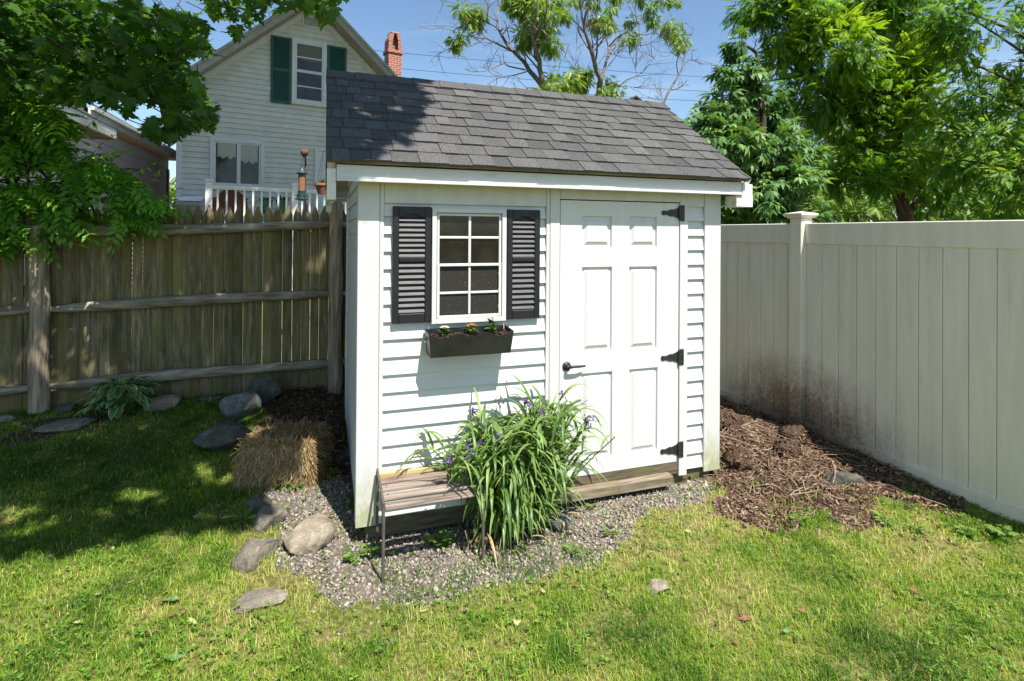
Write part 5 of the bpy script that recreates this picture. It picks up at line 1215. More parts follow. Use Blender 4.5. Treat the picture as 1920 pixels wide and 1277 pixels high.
leafy_tree('tree', 'tall light green feathery leaved tree with dark trunk behind the vinyl fence', (1690, 420), 11.5, .16, [(1420, 10, 55, .4), (1490, 40, 85, 0), (1570, 90, 90, -.4), (1530, 170, 80, 0), (1610, 200, 85, .3), (1470, 120, 50, .5), (1660, 140, 95, 0), (1690, 40, 110, .4), (1580, 290, 90, .4), (1680, 270, 100, 0), (1740, 190, 75, -.5), (1750, 320, 90, .5), (1540, -20, 90, 0), (1640, -30, 100, 0), (1650, 335, 50, -.6)], AILV, AILF, .23, 760, M_AIL, M_BARKD)
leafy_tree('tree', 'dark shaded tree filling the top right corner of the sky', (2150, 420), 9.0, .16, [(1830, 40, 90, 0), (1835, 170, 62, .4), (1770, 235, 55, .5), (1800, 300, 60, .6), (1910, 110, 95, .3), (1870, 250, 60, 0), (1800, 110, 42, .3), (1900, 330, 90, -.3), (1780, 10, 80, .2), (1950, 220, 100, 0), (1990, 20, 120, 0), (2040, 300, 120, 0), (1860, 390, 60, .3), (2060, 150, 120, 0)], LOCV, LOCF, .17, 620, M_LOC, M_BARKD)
for lab, tp_, D_, bl, mt_, sz in (('round sunlit shrub low behind the vinyl fence, right of the dark trunk', (1800, 440), 15, [(1780, 360, 80, 0), (1840, 390, 70, .5), (1740, 400, 60, .4), (1820, 330, 60, 1)], M_FAR, .30),
    ('sunlit shrub low behind the vinyl fence at the right edge', (1950, 440), 16, [(1900, 380, 80, 0), (1960, 340, 110, .5), (1870, 410, 60, .3)], M_FAR, .30),
    ('sunlit shrub low behind the vinyl fence, left of the dark trunk', (1600, 440), 17, [(1590, 370, 80, 0), (1640, 395, 60, 0), (1550, 400, 60, .4)], M_FAR, .30)):
    leafy_tree('shrub', lab, tp_, D_, .05, bl, LOCV, LOCF, sz*1.2, 150, mt_, M_BARKD)
for lab, tp_, D_, bl in (('pale green tree far beyond the vinyl fence, behind the feathery tree', (1640, 420), 27, [(1540, 250, 90, 0), (1640, 200, 110, 1), (1740, 270, 110, 0), (1600, 340, 90, 0), (1700, 370, 90, 1), (1500, 370, 80, 0)]), ('pale green tree far beyond the vinyl fence at the right edge', (1880, 420), 29, [(1860, 330, 100, 0), (1940, 230, 130, 1), (1840, 390, 80, 0), (1950, 390, 110, 0), (1800, 390, 60, 0)]),
    ('pale green tree far off in the gap between the mauve and white houses', (325, 400), 34, [(322, 350, 26, 0), (330, 385, 30, 0), (310, 390, 30, 1), (345, 365, 30, 1)])):
    leafy_tree('tree', lab, tp_, D_, .16, bl, LOCV, LOCF, .8, 34, M_FAR, M_BARKD, group='far pale trees')

# far treeline behind the shed
P = []
for k in range(70):
    c = np.array(atD(rng.uniform(640, 1260), 430, rng.uniform(36, 46))); hh_ = rng.uniform(2.5, 5.2); m_ = 90
    P.append(np.stack([c[0]+rng.normal(0, 1.3, m_), c[1]+rng.normal(0, 1.3, m_), rng.random(m_)**.8*hh_], 1))
P = np.concatenate(P); n = len(P); Vv, Ff = inst(LOCV, LOCF, P, frames(rdir(n), np.array([[0, -.2, 1.]])+rdir(n)*.4), rng.uniform(.6, 1.1, n))
prop(raw_mesh('distant_treeline', Vv, np.array(Ff), np.repeat(np.clip(rng.normal(.4, .2, n), 0, 1), len(LOCV)), M_FAR), kind='stuff')

# ------------------------------------------------------------------ big maple overhanging from the left
mp_ = thing('maple_tree', 'large maple overhanging the yard from beyond the left edge, dark lobed leaves', 'tree', (-5.3, .4, float(ground(-5.3, .4))))
MASS = [(-200, -40), (340, -20), (385, 55), (398, 100), (345, 108), (375, 145), (395, 200), (405, 238), (378, 232), (325, 262), (272, 250), (232, 212), (190, 180), (130, 195), (60, 172), (-200, 190)]
STRIP = [(370, -30), (650, -30), (636, 8), (606, 44), (588, 14), (520, 18), (470, 34), (442, 74), (424, 38), (385, 14)]
P, ti = [], []
n = 30000; px_ = np.stack([rng.uniform(-200, 410, n), rng.uniform(-40, 262, n)], 1)
cl = fbm(px_[:, 0]/60+3, px_[:, 1]/60) > .44-.18*(px_[:, 0] < 200)
ok = inpoly(px_[:, 0], px_[:, 1], MASS) & cl; px_ = px_[ok][:6500]
for x, y in px_: P.append(atD(x, y, rng.uniform(3.7, 6.2))); ti.append(rng.normal(.38, .2))
n = 3000; px_ = np.stack([rng.uniform(370, 650, n), rng.uniform(-30, 75, n)], 1); px_ = px_[inpoly(px_[:, 0], px_[:, 1], STRIP)][:330]
for x, y in px_: P.append(atD(x, y, rng.uniform(3.9, 4.7))); ti.append(rng.normal(.62, .2))
nvis = len(P)
# unseen part of the crown, its leaves placed sunward of chosen areas to shade them
def canopy(T, zlo, zhi):
    T = np.asarray(T); k = len(T); t_ = (rng.uniform(zlo, zhi, k)-T[:, 2])/SUN.z; Q = T+np.array(SUN)*np.maximum(t_, .5)[:, None]
    q = topix(Q); vis = (q[:, 0] > -60) & (q[:, 0] < 1980) & (q[:, 1] > -70) & (q[:, 1] < 1400)
    return Q[~vis]
def area(poly, k):
    xs = [p[0] for p in poly]; ys_ = [p[1] for p in poly]; q = np.stack([rng.uniform(min(xs), max(xs), k*4), rng.uniform(min(ys_), max(ys_), k*4)], 1); return q[inpoly(q[:, 0], q[:, 1], poly)][:k]
SHADE = [(-6.5, .28), (-1.78, .38), (-1.24, .42), (-1.02, .52), (-.70, .34), (-.55, .36), (-.64, .74), (-.42, 1.06), (-.12, 1.25), (-.02, 1.9), (-.02, 2.6), (-6.5, 2.7)]
q = area(SHADE, 6300); q = q[(fbm(q[:, 0]*1.5+2, q[:, 1]*1.9+4) < .60) | (rng.random(len(q)) < .25)]; T1 = np.column_stack([q, ground(q[:, 0], q[:, 1])])
q = np.stack([rng.uniform(-6.5, .1, 3600), rng.uniform(0, 1.95, 3600)], 1); keep = rng.random(3600) < np.where(q[:, 0] > -.6, .45, np.where((q[:, 0] < -1.0) & (q[:, 1] > 1.0), .15, 1)); q = q[keep]; T2 = np.column_stack([q[:, 0], fy(q[:, 0]), q[:, 1]])
q = np.stack([rng.uniform(-.6, 6.3, 17000), rng.uniform(.3, 7.8, 17000)], 1); q = q[(q[:, 1] < HE+.5+HS*np.minimum(q[:, 0]+.4, HW+.4-q[:, 0]))]; hl = np.array([hloc(s_, -.2, z) for s_, z in q]); T3 = hl
ROOFSH = [(606, 132), (770, 158), (755, 166), (690, 176), (700, 190), (770, 192), (760, 202), (690, 206), (668, 228), (690, 248), (668, 258), (652, 278), (625, 296), (606, 300)]
ROOFSH = [(606+(x-606)*.64, y) for x, y in ROOFSH]; q = area(ROOFSH, 260); q = q[fbm(q[:, 0]/22, q[:, 1]/16) > .36+.12*(q[:, 0] > 670)]; T4 = []
for x, y in q:
    r_ = ray(x, y); tt = (ZE-CH+SLOPE*(CAM.y-YE)*1.0)/(r_[2]-SLOPE*r_[1]); T4.append(_O+r_*tt)
T4 = np.array(T4)
for T, zl, zh in ((T1, 4.6, 8.0), (T2, 5.4, 8.6), (T3, 9.5, 14.0), (T4, 4.25, 4.9)):
    Q = canopy(T, zl, zh); nT4 = len(Q); P += list(Q); ti += list(rng.normal(.5, .2, len(Q)))
VINE = [(-220, 175), (20, 172), (75, 180), (120, 218), (150, 270), (195, 305), (245, 335), (300, 378), (290, 394), (262, 412), (214, 440), (150, 430), (110, 462), (30, 446), (-220, 450)]
PA = np.array(P); sr = PA-np.array(SUN)*((PA[:, 1]-1.9)/SUN.y)[:, None]; sq = topix(sr)     # where each leaf's shade falls on the vine
thin = inpoly(sq[:, 0], sq[:, 1], [(x+(20 if x > 0 else 0), y) for x, y in VINE]) & (PA[:, 1] < 1.9) & (rng.random(len(PA)) < np.where(np.arange(len(PA)) < nvis, .35, .85))
nT4 -= int(thin[-nT4:].sum()); nvis2 = int((~thin[:nvis]).sum()); P = list(PA[~thin]); ti = list(np.array(ti)[~thin]); nvis = nvis2
P = np.array(P); n = len(P); d = rdir(n)*.8; d[:, 2] -= .45; sz = rng.uniform(.13, .21, n); sz[:nvis] = rng.uniform(.065, .115, nvis); sz[-nT4:] *= .62
leaves_obj('crown', MAPV, MAPF, P, d, np.array([[.12, -.25, 1.]])+rdir(n)*.55, sz, np.array(ti), M_MAPLE, mp_)
mb = MB(); tk = smooth([(-5.3, .4, -.2), (-5.25, .42, 1.5), (-5.1, .3, 3.2), (-4.8, .0, 5.2), (-4.2, -.3, 7.2), (-3.6, -.2, 9.0)]); mb.tube(tk, np.linspace(.32, .10, len(tk)), 12)
def hidden(pts):
    q = topix(np.array(pts)); inside = (q[:, 0] > -10) & (q[:, 0] < 1930) & (q[:, 1] > -10) & (q[:, 1] < 1290); m_ = inpoly(q[:, 0], q[:, 1], MASS) | inpoly(q[:, 0], q[:, 1], STRIP); return not (inside & ~m_).any()
cnt = 0
for i in list(nvis+rng.permutation(n-nvis)[:160]):
    e = P[i]; s0 = np.array(tk[int(np.clip(len(tk)*(e[2]/9.5)-1, 4, len(tk)-1))]); lb = smooth([s0, (s0+e)/2+np.array([0, 0, .35+.06*np.linalg.norm(e-s0)]), e], 5)
    if hidden(lb): mb.tube(lb, np.linspace(.035, .004, len(lb)), 5, cap=False)
for (x, y, D_) in ((40, 70, 4.6), (170, 50, 4.9), (250, 140, 5.2), (330, 215, 5.0), (370, 160, 4.8), (120, 150, 5.4), (300, 40, 4.4), (540, 6, 4.3)):
    e = atD(x, y, D_); s0 = np.array(tk[7]); lb = smooth([s0, s0*.6+e*.4+np.array([0, 0, .55]), s0*.25+e*.75+np.array([0, 0, .25])+rdir(1)[0]*.12, e], 6)
    if D_ > 4.35: mb.tube(lb, np.linspace(.030, .006, len(lb)), 6, cap=False)
for i in rng.permutation(nvis)[:420]:
    e = P[i]; dd_ = rdir(1)[0]*np.array([.6, .6, .2])+np.array([-.5, .1, .45]); mb.tube([e+dd_*.3, e+dd_*.16+rdir(1)[0]*.02, e], [.004, .003, .0015], 4, cap=False)
mb.build('trunk', M_BARKD, mp_, world=True, smooth=True)

# ------------------------------------------------------------------ leafy vine spilling over the fence on the left
vr = thing('climbing_vine', 'mass of light green pinnate vine leaves spilling over the picket fence at the left', 'shrub', (-2.6, 2.75, .0))
n = 9000; px_ = np.stack([rng.uniform(-220, 322, n), rng.uniform(165, 465, n)], 1); m_ = inpoly(px_[:, 0], px_[:, 1], VINE) & (fbm(px_[:, 0]/45+7, px_[:, 1]/40+2) > .40); px_ = px_[m_][:2500]
P = []; low = []
for x, y in px_:
    D_ = rng.uniform(4.55, 5.35)-.5*sstep(180, 0, y)*rng.random()+.0005*x; P.append(atD(x, y, D_)); 
P = np.array(P); n = len(P); d = np.stack([.55+rng.normal(0, .5, n), -.45+rng.normal(0, .4, n), -.25+rng.normal(0, .3, n)], 1)
leaves_obj('leaves', VINV, VINF, P, d, np.array([[.0, -.35, 1.]])+rdir(n)*.4, rng.uniform(.13, .25, n), rng.normal(.48, .24, n), M_VINE, vr)
mb = MB()
for k in range(46):
    e = P[rng.choice(np.nonzero(px_[:, 1] < 400)[0])]; s0 = np.array([-2.9+rng.normal()*.4, 2.85, rng.uniform(.8, 2.0)]); lb = smooth([s0, (s0+e)/2+np.array([0, -.05, .22]), e+np.array([.0, 0, -.02])], 5); mb.tube(lb, np.linspace(.012, .003, len(lb)), 5, cap=False)
for k in range(6):
    mb.tube(smooth([(-2.6+rng.normal()*.25, 2.78+rng.random()*.2, -.05), (-2.7+rng.normal()*.3, 2.85, 1.0), (-2.8+rng.normal()*.4, 2.85, 2.1)]), [.03, .028, .026, .024, .022, .02, .018], 7)
mb.build('stems', M_BARKD, vr, world=True, smooth=True)
# airy thin shoots on the right side of the vine
mb = MB(); LP, LD = [], []
for (x, y) in ((215, 205), (225, 255), (250, 280), (280, 300), (300, 330), (255, 340), (330, 350)):
    e = atD(x+rng.normal()*8, y+rng.normal()*6, 5.2); s0 = atD(x-70, y+60, 5.1); lb = smooth([s0, (s0+e)/2+np.array([0, 0, .06]), e], 6); mb.tube(lb, np.linspace(.004, .002, len(lb)), 4, cap=False)
    for p in lb[2:]: LP.append(p); LD.append(rdir(1)[0]+np.array([.2, -.3, -.3]))
mb.build('shoots', M_STEM, vr, world=True); k = len(LP)
leaves_obj('shoot_leaves', LEAF, LEAFT, np.array(LP), np.array(LD), np.array([[0, -.3, 1.]])+rdir(k)*.3, rng.uniform(.05, .09, k), rng.normal(.6, .2, k), M_VINE, vr)
# ------------------------------------------------------------------ lawn
M_GRASS = leafmat('grass_blades', [(0, (.045, .125, .012)), (.35, (.17, .315, .022)), (.62, (.345, .46, .05)), (.82, (.52, .50, .15)), (1, (.62, .52, .27))], tfac=.40, rough=.5, spec=.3)
def visible(x, y, m_=260):
    q = topix(np.stack([x, y, ground(x, y)], 1)); return (q[:, 0] > -m_) & (q[:, 0] < 1920+m_) & (q[:, 1] < 1277+m_) & (q[:, 1] > 0)
N = 1150000; x = rng.uniform(-4.3, 3.9, N); y = rng.uniform(-2.6, 2.75, N)
dist = np.hypot(x-CX, y+CD)
keep = visible(x, y) & (rng.random(N) < np.clip(1.35-.17*dist, .25, 1)); x, y = x[keep], y[keep]
keep = ~((x > -.03) & (x < 2.47) & (y > -.03)) & (x < VX-.02)
gr, mu, ba = region(x, y); pt = fbm(x*1.9+11, y*1.9+3, 5); pt2 = fbm(x*7+1, y*7+5)
edge = soft(x, y, [(p[0]*1.0+(p[0]-.9)*.16, p[1]-.14) for p in GRAVEL], .16) & ~gr
gfr = np.clip((-.15-y)*1.6+(x < -.05)*.3, .0, .8); dens = np.where(gr, .02+(pt2 > .52)*(.10+.30*gfr), np.where(mu, .03+.22*(y < -.42)*(pt2 > .45), np.where(ba, .22, 1.0)))
dens = dens*np.where(edge, .42, 1)*np.clip(.55+2.4*(pt-.33), .25, 1)*np.clip(.6+2.0*(pt2-.3), .35, 1)
keep &= rng.random(len(x)) < dens
x, y, pt, pt2, edge = x[keep], y[keep], pt[keep], pt2[keep], edge[keep]; n = len(x); z = ground(x, y)-.004
tn = .37+rng.normal(0, .17, n)+(.50-pt)*1.0+(.48-pt2)*.9+.16*edge-.10*(y > .3)
tn = np.where(rng.random(n) < np.clip(.08+.25*edge+(.42-pt)*.9, .03, .5), rng.uniform(.75, 1, n), tn)
h = rng.uniform(.015, .042, n)*(.75+.9*(pt2-.2)); h = np.where(rng.random(n) < .03, h*1.7, h); wd = rng.uniform(.0010, .0019, n)*(1+.22*np.maximum(np.hypot(x-CX, y+CD)-3, 0))
az = rng.uniform(0, 6.283, n); lean = np.abs(rng.normal(.55, .35, n)); dx, dy = np.cos(az), np.sin(az); sx, sy = -dy*wd, dx*wd
B = np.stack([x, y, z], 1); V = np.zeros((n, 5, 3))
m1 = B+np.stack([dx*h*lean*.45, dy*h*lean*.45, h*.62], 1); tp_ = B+np.stack([dx*h*lean*1.25, dy*h*lean*1.25, h*(1.05-.25*lean)], 1)
s3 = np.stack([sx, sy, np.zeros(n)], 1)
V[:, 0] = B-s3; V[:, 1] = B+s3; V[:, 2] = m1+s3*.8; V[:, 3] = m1-s3*.8; V[:, 4] = tp_
F = (np.array([[0, 1, 2], [0, 2, 3], [3, 2, 4]])[None]+(np.arange(n)*5)[:, None, None]).reshape(-1, 3)
prop(raw_mesh('grass', V, F, np.repeat(np.clip(tn, 0, 1), 5), M_GRASS), kind='stuff')
# clover and broad weeds among the grass
M_CLOV = leafmat('clover_leaf', [(0, (.04, .12, .016)), (.5, (.13, .26, .035)), (1, (.30, .39, .07))], tfac=.3)
N = 26000; x = rng.uniform(-4.2, 3.8, N); y = rng.uniform(-2.5, 2.7, N); k1 = fbm(x*1.6+21, y*1.6+13); gr, mu, ba = region(x, y)
keep = visible(x, y) & ~((x > -.05) & (x < 2.5) & (y > -.05)) & (x < VX-.03) & ~mu & (rng.random(N) < np.where(gr, .12, np.clip((k1-.42)*4, .05, .9))); x, y = x[keep], y[keep]; n = len(x)
P = np.stack([x, y, ground(x, y)+rng.uniform(.010, .035, n)], 1); P = np.repeat(P, 3, 0); d = np.stack([np.cos(np.arange(3*n)*2.094+np.repeat(rng.random(n)*6, 3)), np.sin(np.arange(3*n)*2.094+np.repeat(rng.random(n)*6, 3)), rng.uniform(-.1, .35, 3*n)], 1)
Vv, Ff = inst([(0, 0, 0), (.6, -.42, .08), (1, 0, 0), (.6, .42, .08)], [(0, 1, 2, 3)], P, frames(d, np.array([[0, 0, 1.]])), np.repeat(rng.uniform(.009, .021, n), 3))
prop(raw_mesh('ground_cover', Vv, Ff, np.repeat(np.clip(rng.normal(.5, .2, 3*n)-.12*(P[:, 1] > .3), 0, 1), 4), M_CLOV), kind='stuff')

# ------------------------------------------------------------------ gravel
def gravel_mat():
    m, t, b, o = newmat('gravel_stones')
    col = ramp(t, attr(t), [(0, (.055, .052, .052)), (.3, (.19, .17, .145)), (.6, (.34, .305, .26)), (.82, (.42, .32, .23)), (1, (.62, .57, .49))]); n = noise_node(t, 130, 3, .7)
    t.links.new(mixc(t, 1.0, col, ramp(t, n.outputs[0], [(.3, (.65, .65, .65)), (.7, (1.25, 1.25, 1.25))]), 'MULTIPLY'), b.inputs['Base Color']); b.inputs['Roughness'].default_value = .85; b.inputs['Specular IOR Level'].default_value = .3; return m
M_GRAV = gravel_mat(); i1v, i1f = icos(1)
N = 46000; x = rng.uniform(-1.0, 2.9, N); y = rng.uniform(-1.0, 2.0, N); ed = soft(x, y, [(p[0], p[1]) for p in GRAVEL], .11); ed2 = soft(x, y, [(p[0]*1.0+(p[0]-.9)*.14, p[1]-.12) for p in GRAVEL], .2)
keep = (ed | (ed2 & (rng.random(N) < .05))) & ~((x > .03) & (x < 2.44) & (y > .10)); x, y = x[keep], y[keep]; n = len(x); sz = rng.uniform(.0045, .0115, n)*np.where(rng.random(n) < .08, 1.5, 1); P = np.stack([x, y, ground(x, y)+sz*rng.uniform(-.1, .7, n)], 1)
Vs, Fs, off, tt = [], [], 0, []
grp = rng.integers(0, 8, n)
for k in range(8):
    v = i1v*(1+rng.normal(0, .22, (len(i1v), 1))); s_ = grp == k; m_ = s_.sum(); d = rdir(m_)
    Vv, Ff = inst(v, i1f, P[s_], frames(d, rdir(m_)), sz[s_][:, None]*np.stack([rng.uniform(.8, 1.4, m_), rng.uniform(.6, 1, m_), rng.uniform(.45, .8, m_)], 1)); Vs.append(Vv); Fs.append(Ff+off); off += len(Vv); tt.append(np.repeat(np.clip(rng.normal(.45, .2, m_), 0, 1), len(v)))
prop(raw_mesh('gravel', np.concatenate(Vs), np.concatenate(Fs), np.concatenate(tt), M_GRAV), kind='stuff')

# ------------------------------------------------------------------ mulch and dead leaves
M_MULCH = leafmat('mulch_chips', [(0, (.032, .018, .012)), (.4, (.115, .067, .042)), (.7, (.215, .14, .092)), (1, (.40, .29, .20))], trans=(.7, .6, .5), tfac=.08, rough=.8, spec=.15)
def chips(name, poly, N, box, s0, s1, bright):
    x = rng.uniform(box[0], box[1], N); y = rng.uniform(box[2], box[3], N); keep = soft(x, y, poly, .18) & ((rng.random(N) < .55) | soft(x, y, poly, .3)) | (soft(x, y, [(p[0]-.05, p[1]-.12) for p in poly], .35) & (rng.random(N) < .10)); keep &= ~((x > 0) & (x < 2.44) & (y > -.02)) & (x < VX); x, y = x[keep], y[keep]; n = len(x)
    P = np.stack([x, y, ground(x, y)+np.where(inpoly(x, y, MULCHR), (fbm(x*9, y*9)-.5)*.078, 0)+rng.uniform(-.003, .022, n)], 1)
    Vv, Ff = inst([(-.5, -.28, .08), (.5, -.22, .0), (.55, .26, .1), (-.4, .30, .0)], [(0, 1, 2, 3)], P, frames(rdir(n)*np.array([1, 1, .45]), np.array([[0, 0, 1.]])+rdir(n)*.8), np.stack([rng.uniform(s0, s1, n), rng.uniform(s0, s1, n)*.55, rng.uniform(s0, s1, n)], 1))
    prop(raw_mesh(name, Vv, Ff, np.repeat(np.clip(rng.normal(bright, .24, n), 0, 1), 4), M_MULCH), kind='stuff')
chips('bark_mulch', MULCHR, 26000, (2.1, 3.8, -1.0, 1.7), .010, .040, .56)
chips('leaf_litter', MULCHL, 9000, (-1.3, .2, .6, 3.2), .014, .050, .42)
tw = MB()
for i in range(650):
    x, y = rng.uniform(2.35, 3.7), rng.uniform(-.75, 1.5)
    if not inpoly(np.array([x]), np.array([y]), MULCHR)[0]: continue
    aa = rng.uniform(0, 6.28); l = rng.uniform(.05, .22); pts = []
    for k in range(4): xx_, yy_ = x+math.cos(aa)*l*k/3, y+math.sin(aa)*l*k/3; pts.append((min(xx_, VX-.02), yy_, float(ground(xx_, yy_))+.02+.02*rng.random())); aa += rng.normal()*.35
    tw.tube(pts, rng.uniform(.0012, .0028), 4, float(np.clip(rng.normal(.75, .2), 0, 1)), cap=False)
prop(tw.build('dead_stalks', M_MULCH), kind='stuff')
# larger sticks lying on the mulch heap
M_STICK = surf('bare_stick', (.14, .09, .055), (.36, .26, .18), 20, .85, .3, .002, stretch=(1, 1, 1))
def stick(pxs, r_, lab, lift=.03):
    pts = []
    for (px, py) in pxs:
        z = .0
        for k in range(6): p = atZ(px, py, z); z = float(ground(p[0], p[1]))+lift
        pts.append(p)
    pts = smooth(pts); o = MB(); c0 = pts[0]; o.tube([p-c0 for p in pts], np.linspace(r_, r_*.6, len(pts)), 6); o = o.build('stick', M_STICK); o.location = tuple(c0); prop(o, lab, 'stick', 'sticks on the mulch heap')
stick(((1345, 815), (1400, 832), (1440, 858)), .006, 'long straight stick on the upper left of the mulch heap')
stick(((1460, 878), (1490, 905), (1500, 925)), .006, 'curved pale stick on the front of the mulch heap')
stick(((1505, 900), (1512, 925), (1525, 945)), .005, 'short pale stick leaning down the front of the mulch heap')
stick(((1480, 928), (1510, 924), (1530, 920)), .004, 'thin stick lying level low on the mulch heap')
stick(((1560, 865), (1566, 885), (1562, 905)), .006, 'upright looking stick at the right edge of the mulch heap', .06)
stick(((1390, 800), (1420, 790), (1470, 800)), .004, 'thin stick near the crest of the mulch heap')
# lumps of dug out root ball
def lump_(x, y, s_, lab, seed):
    r = np.random.default_rng(seed); v = ICV*(1+(fbm(ICV[:, 0]*3+seed, ICV[:, 1]*3+ICV[:, 2]*2)-.45)[:, None]*.9+(fbm(ICV[:, 0]*11+seed, ICV[:, 1]*11+ICV[:, 2]*9)-.45)[:, None]*.35); o = raw_mesh('root_clod', v*np.array(s_), ICF, np.full(len(v), .9), M_SOIL); o.location = (x, y, float(ground(x, y))+s_[2]*.35); prop(o, lab, 'clod', 'clods of dug soil')
    n = 260; d = rdir(n); d[:, 2] = np.abs(d[:, 2]); P = d*np.array(s_)*1.02
    Vv, Ff = inst([(-.5, -.25, .08), (.5, -.2, .0), (.5, .25, .1), (-.4, .25, .0)], [(0, 1, 2, 3)], P, frames(rdir(n), d+rdir(n)*.5), rng.uniform(.015, .04, n)); c = raw_mesh('chips', Vv, Ff, np.repeat(np.clip(rng.normal(.42, .2, n), 0, 1), 4), M_MULCH, o, world=False)
lump_(2.66, .02, (.10, .08, .08), 'dark root clod beside the right corner of the shed', 5); lump_(3.15, .05, (.10, .08, .06), 'broad clod in the middle of the mulch heap', 6); lump_(3.45, .25, (.14, .10, .08), 'clod at the foot of the capped vinyl post', 8); lump_(2.95, .55, (.16, .14, .09), 'clod on the crest of the mulch heap', 9)

# ------------------------------------------------------------------ weeds
M_WEED = leafmat('weed_leaf', [(0, (.04, .10, .015)), (.5, (.10, .20, .03)), (1, (.22, .32, .06))], tfac=.3)
def weed(px, py, s_, lab, nl=12, kind='LEAF'):
    z = -.1
    for k in range(6): p = atZ(px, py, z); z = float(ground(p[0], p[1]))
    o = thing('weed', lab, 'weed', (float(p[0]), float(p[1]), z), 0, 'small weeds'); n = nl; a_ = rng.uniform(0, 6.28, n); el = rng.uniform(.1, 1.1, n)
    d = np.stack([np.cos(a_), np.sin(a_), el], 1); h_ = rng.uniform(.2, 1, n)*s_; P = np.stack([np.cos(a_)*h_*.5, np.sin(a_)*h_*.5, h_*.8], 1)
    tv, tf = (LEAF, LEAFT) if kind == 'LEAF' else (MAPV, MAPF); Vv, Ff = inst(tv, tf, P, frames(d*np.array([1, 1, .4]), np.array([[0, -.1, 1.]])+rdir(n)*.25), rng.uniform(.55, 1.0, n)*s_)
    raw_mesh('leaves', Vv, Ff, np.repeat(np.clip(rng.normal(.55, .2, n), 0, 1), len(tv)), M_WEED, o, world=False)
    mb = MB()
    for q_ in P: mb.tube([(0, 0, 0), tuple(q_*.6), tuple(q_)], .0014, 4, .4, cap=False)
    mb.build('stalks', M_STEM, o)
for w_ in ((530, 915, .055, 'pair of bright weeds at the front of the straw bale, left one', 14), (552, 918, .06, 'bright weed at the front right of the straw bale', 14), (455, 985, .085, 'rounded weed beside the edging stones in half shade', 18), (530, 965, .05, 'weed growing between the edging stones and the gravel', 12), (545, 1000, .05, 'weed beside the big tan stone', 12),
    (825, 1025, .075, 'lobed bright weed on the gravel under the bench', 16), (700, 1040, .06, 'low weed left of the bench front leg', 16), (665, 1050, .06, 'spreading weed on the gravel between the tan stone and the bench', 22), (1075, 1040, .05, 'small weed on the gravel right of the spiderwort', 10), (1110, 955, .045, 'small weed under the left end of the door step', 10), (1200, 915, .04, 'small weed by the right end of the door step', 10), (1285, 900, .05, 'small weed at the foot of the shed right corner trim', 10), (1145, 1005, .05, 'small weed in the middle of the gravel in front of the door', 10),
    (1660, 985, .06, 'weed at the foot of the vinyl fence below the soil splashes', 14), (1720, 1000, .06, 'low weed along the vinyl fence bottom rail', 16), (1810, 1005, .055, 'broad leaved weed by the vinyl fence near the right edge', 16), (1880, 1010, .065, 'broad leaved weed by the vinyl fence at the right edge', 16), (350, 760, .07, 'weed in the shade right of the hosta', 14), (395, 760, .08, 'weed in the shade left of the grey boulder', 14), (150, 770, .07, 'weed between the thick fence post and the hosta', 14), (1425, 915, .05, 'tuft of weed on the front of the mulch heap', 10), (1500, 985, .06, 'weed at the lower edge of the mulch heap', 12)):
    weed(*w_[:4], nl=w_[4], kind='MAP' if 'lobed' in w_[3] or 'broad' in w_[3] else 'LEAF')
# ------------------------------------------------------------------ fallen leaves on the grass
M_FGRN = surf('fresh_fallen_leaf', (.08, .17, .05), (.16, .27, .10), 30, .5, .2, .002); M_FBRN = surf('brown_fallen_leaf', (.12, .05, .03), (.28, .14, .08), 30, .7, .2, .002); M_FPAL = surf('pale_fallen_leaf', (.26, .28, .11), (.42, .41, .20), 30, .6, .2, .002)
def fallen(px, py, s_, mat, lab, kind='LEAF', rz=0., curl=.55):
    s_ *= 1.0
    p = atZ(px, py, -.1); z = float(ground(p[0], p[1])); p = atZ(px, py, z+.018); z = float(ground(p[0], p[1]))+.020
    tv = np.array(LEAF if kind == 'LEAF' else MAPV, float); tf = LEAFT if kind == 'LEAF' else MAPF; tv[:, 2] += curl*(tv[:, 0]-.5)**2+.25*curl*np.abs(tv[:, 1]); tv = (tv-np.array([.5, 0, .1]))*s_
    c, sn = math.cos(rz), math.sin(rz); tv[:, :2] = tv[:, :2]@np.array([[c, sn], [-sn, c]]); o = raw_mesh('fallen_leaf', tv, tf, np.full(len(tv), .5), mat); o.location = (float(p[0]), float(p[1]), z); o.rotation_euler = (rng.normal()*.15, rng.normal()*.15, 0); prop(o, lab, 'leaf', 'fallen leaves')
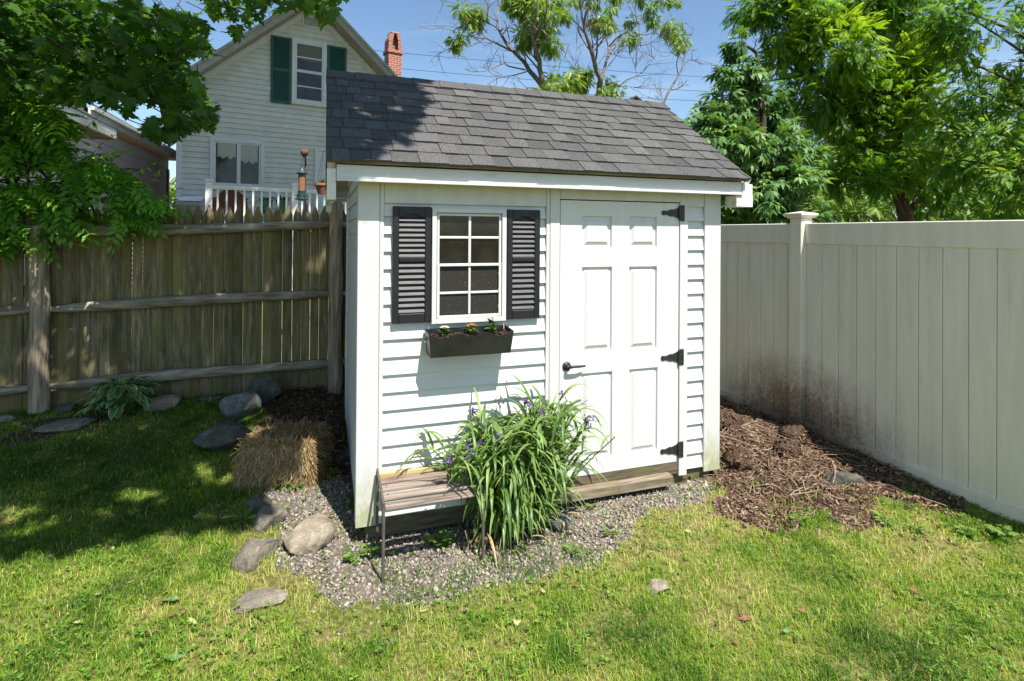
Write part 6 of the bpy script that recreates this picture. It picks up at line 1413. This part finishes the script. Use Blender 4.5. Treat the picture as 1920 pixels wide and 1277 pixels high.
for f in ((335, 1228, .105, M_FGRN, 'large flat green leaf on the lawn near the bottom edge', 'LEAF', .8), (322, 1120, .085, M_FGRN, 'green lobed leaf topmost in the leaf cluster on the left lawn', 'MAP', 1.2), (306, 1104, .05, M_FBRN, 'brown curled leaf left of the green lobed leaf', 'LEAF', .3), (345, 1145, .05, M_FBRN, 'red brown leaf right of the leaf cluster on the left lawn', 'LEAF', 1.5), (322, 1152, .045, M_FBRN, 'brown leaf in the middle of the leaf cluster on the left lawn', 'MAP', 2.), (288, 1182, .07, M_FBRN, 'long brown leaf lowest of the leaf cluster on the left lawn', 'LEAF', .6), (363, 1165, .06, M_FPAL, 'pale twisted leaf right end of the leaf cluster', 'LEAF', -.7),
    (118, 1183, .07, M_FGRN, 'grey green folded leaf on the left lawn near a dark hollow', 'LEAF', 1.5), (150, 1165, .055, M_FPAL, 'pale leaf above the grey green folded leaf', 'LEAF', .5), (185, 1112, .06, M_FPAL, 'yellowish narrow leaf standing in the left lawn', 'LEAF', 1.3), (100, 1040, .055, M_FPAL, 'pale leaf just inside the sun at the shade edge, left', 'LEAF', .1), (128, 1030, .045, M_FGRN, 'green leaf at the shade edge beside a pale leaf', 'LEAF', .4), (232, 1043, .05, M_FPAL, 'thin pale leaf lying at the shade edge in mid lawn', 'LEAF', .05), (795, 1145, .05, M_FPAL, 'pale narrow leaf below the gravel under the bench', 'LEAF', .4), (1018, 1108, .05, M_FPAL, 'pale upright leaf on the grass below the spiderwort', 'LEAF', 1.8), (1130, 1117, .03, M_FBRN, 'small orange brown leaf below the gravel', 'LEAF', .8), (1080, 1097, .035, M_FBRN, 'brown leaf at the lower gravel edge', 'MAP', .9), (1125, 1060, .03, M_FBRN, 'small reddish leaf on the gravel below the door', 'LEAF', .9),
    (1405, 1028, .05, M_FGRN, 'green leaf on the lawn below the mulch heap', 'LEAF', 1.2), (1290, 995, .05, M_FPAL, 'pale leaf on the lawn right of the gravel end', 'LEAF', 1.9), (1378, 1202, .05, M_FBRN, 'red brown leaf on the lower right lawn', 'LEAF', 1.7), (1475, 1182, .06, M_FGRN, 'green folded leaf on the lower right lawn', 'LEAF', .4), (1505, 1142, .045, M_FBRN, 'brown round leaf in the middle of the right lawn', 'MAP', .4), (1395, 1155, .06, M_FBRN, 'dry brown leaf clump on the right lawn', 'MAP', 1.4), (1790, 1002, .045, M_FPAL, 'pale leaf on the lawn close to the vinyl fence', 'LEAF', .5), (1715, 1105, .05, M_FBRN, 'dry leaf on the lawn at the far right', 'MAP', .9), (970, 1165, .045, M_FPAL, 'cream leaf in the centre of the lower lawn', 'MAP', .2), (915, 1098, .045, M_FPAL, 'pale cupped leaf in the gravel edge below the bench right leg', 'LEAF', .9)):
    fallen(*f)
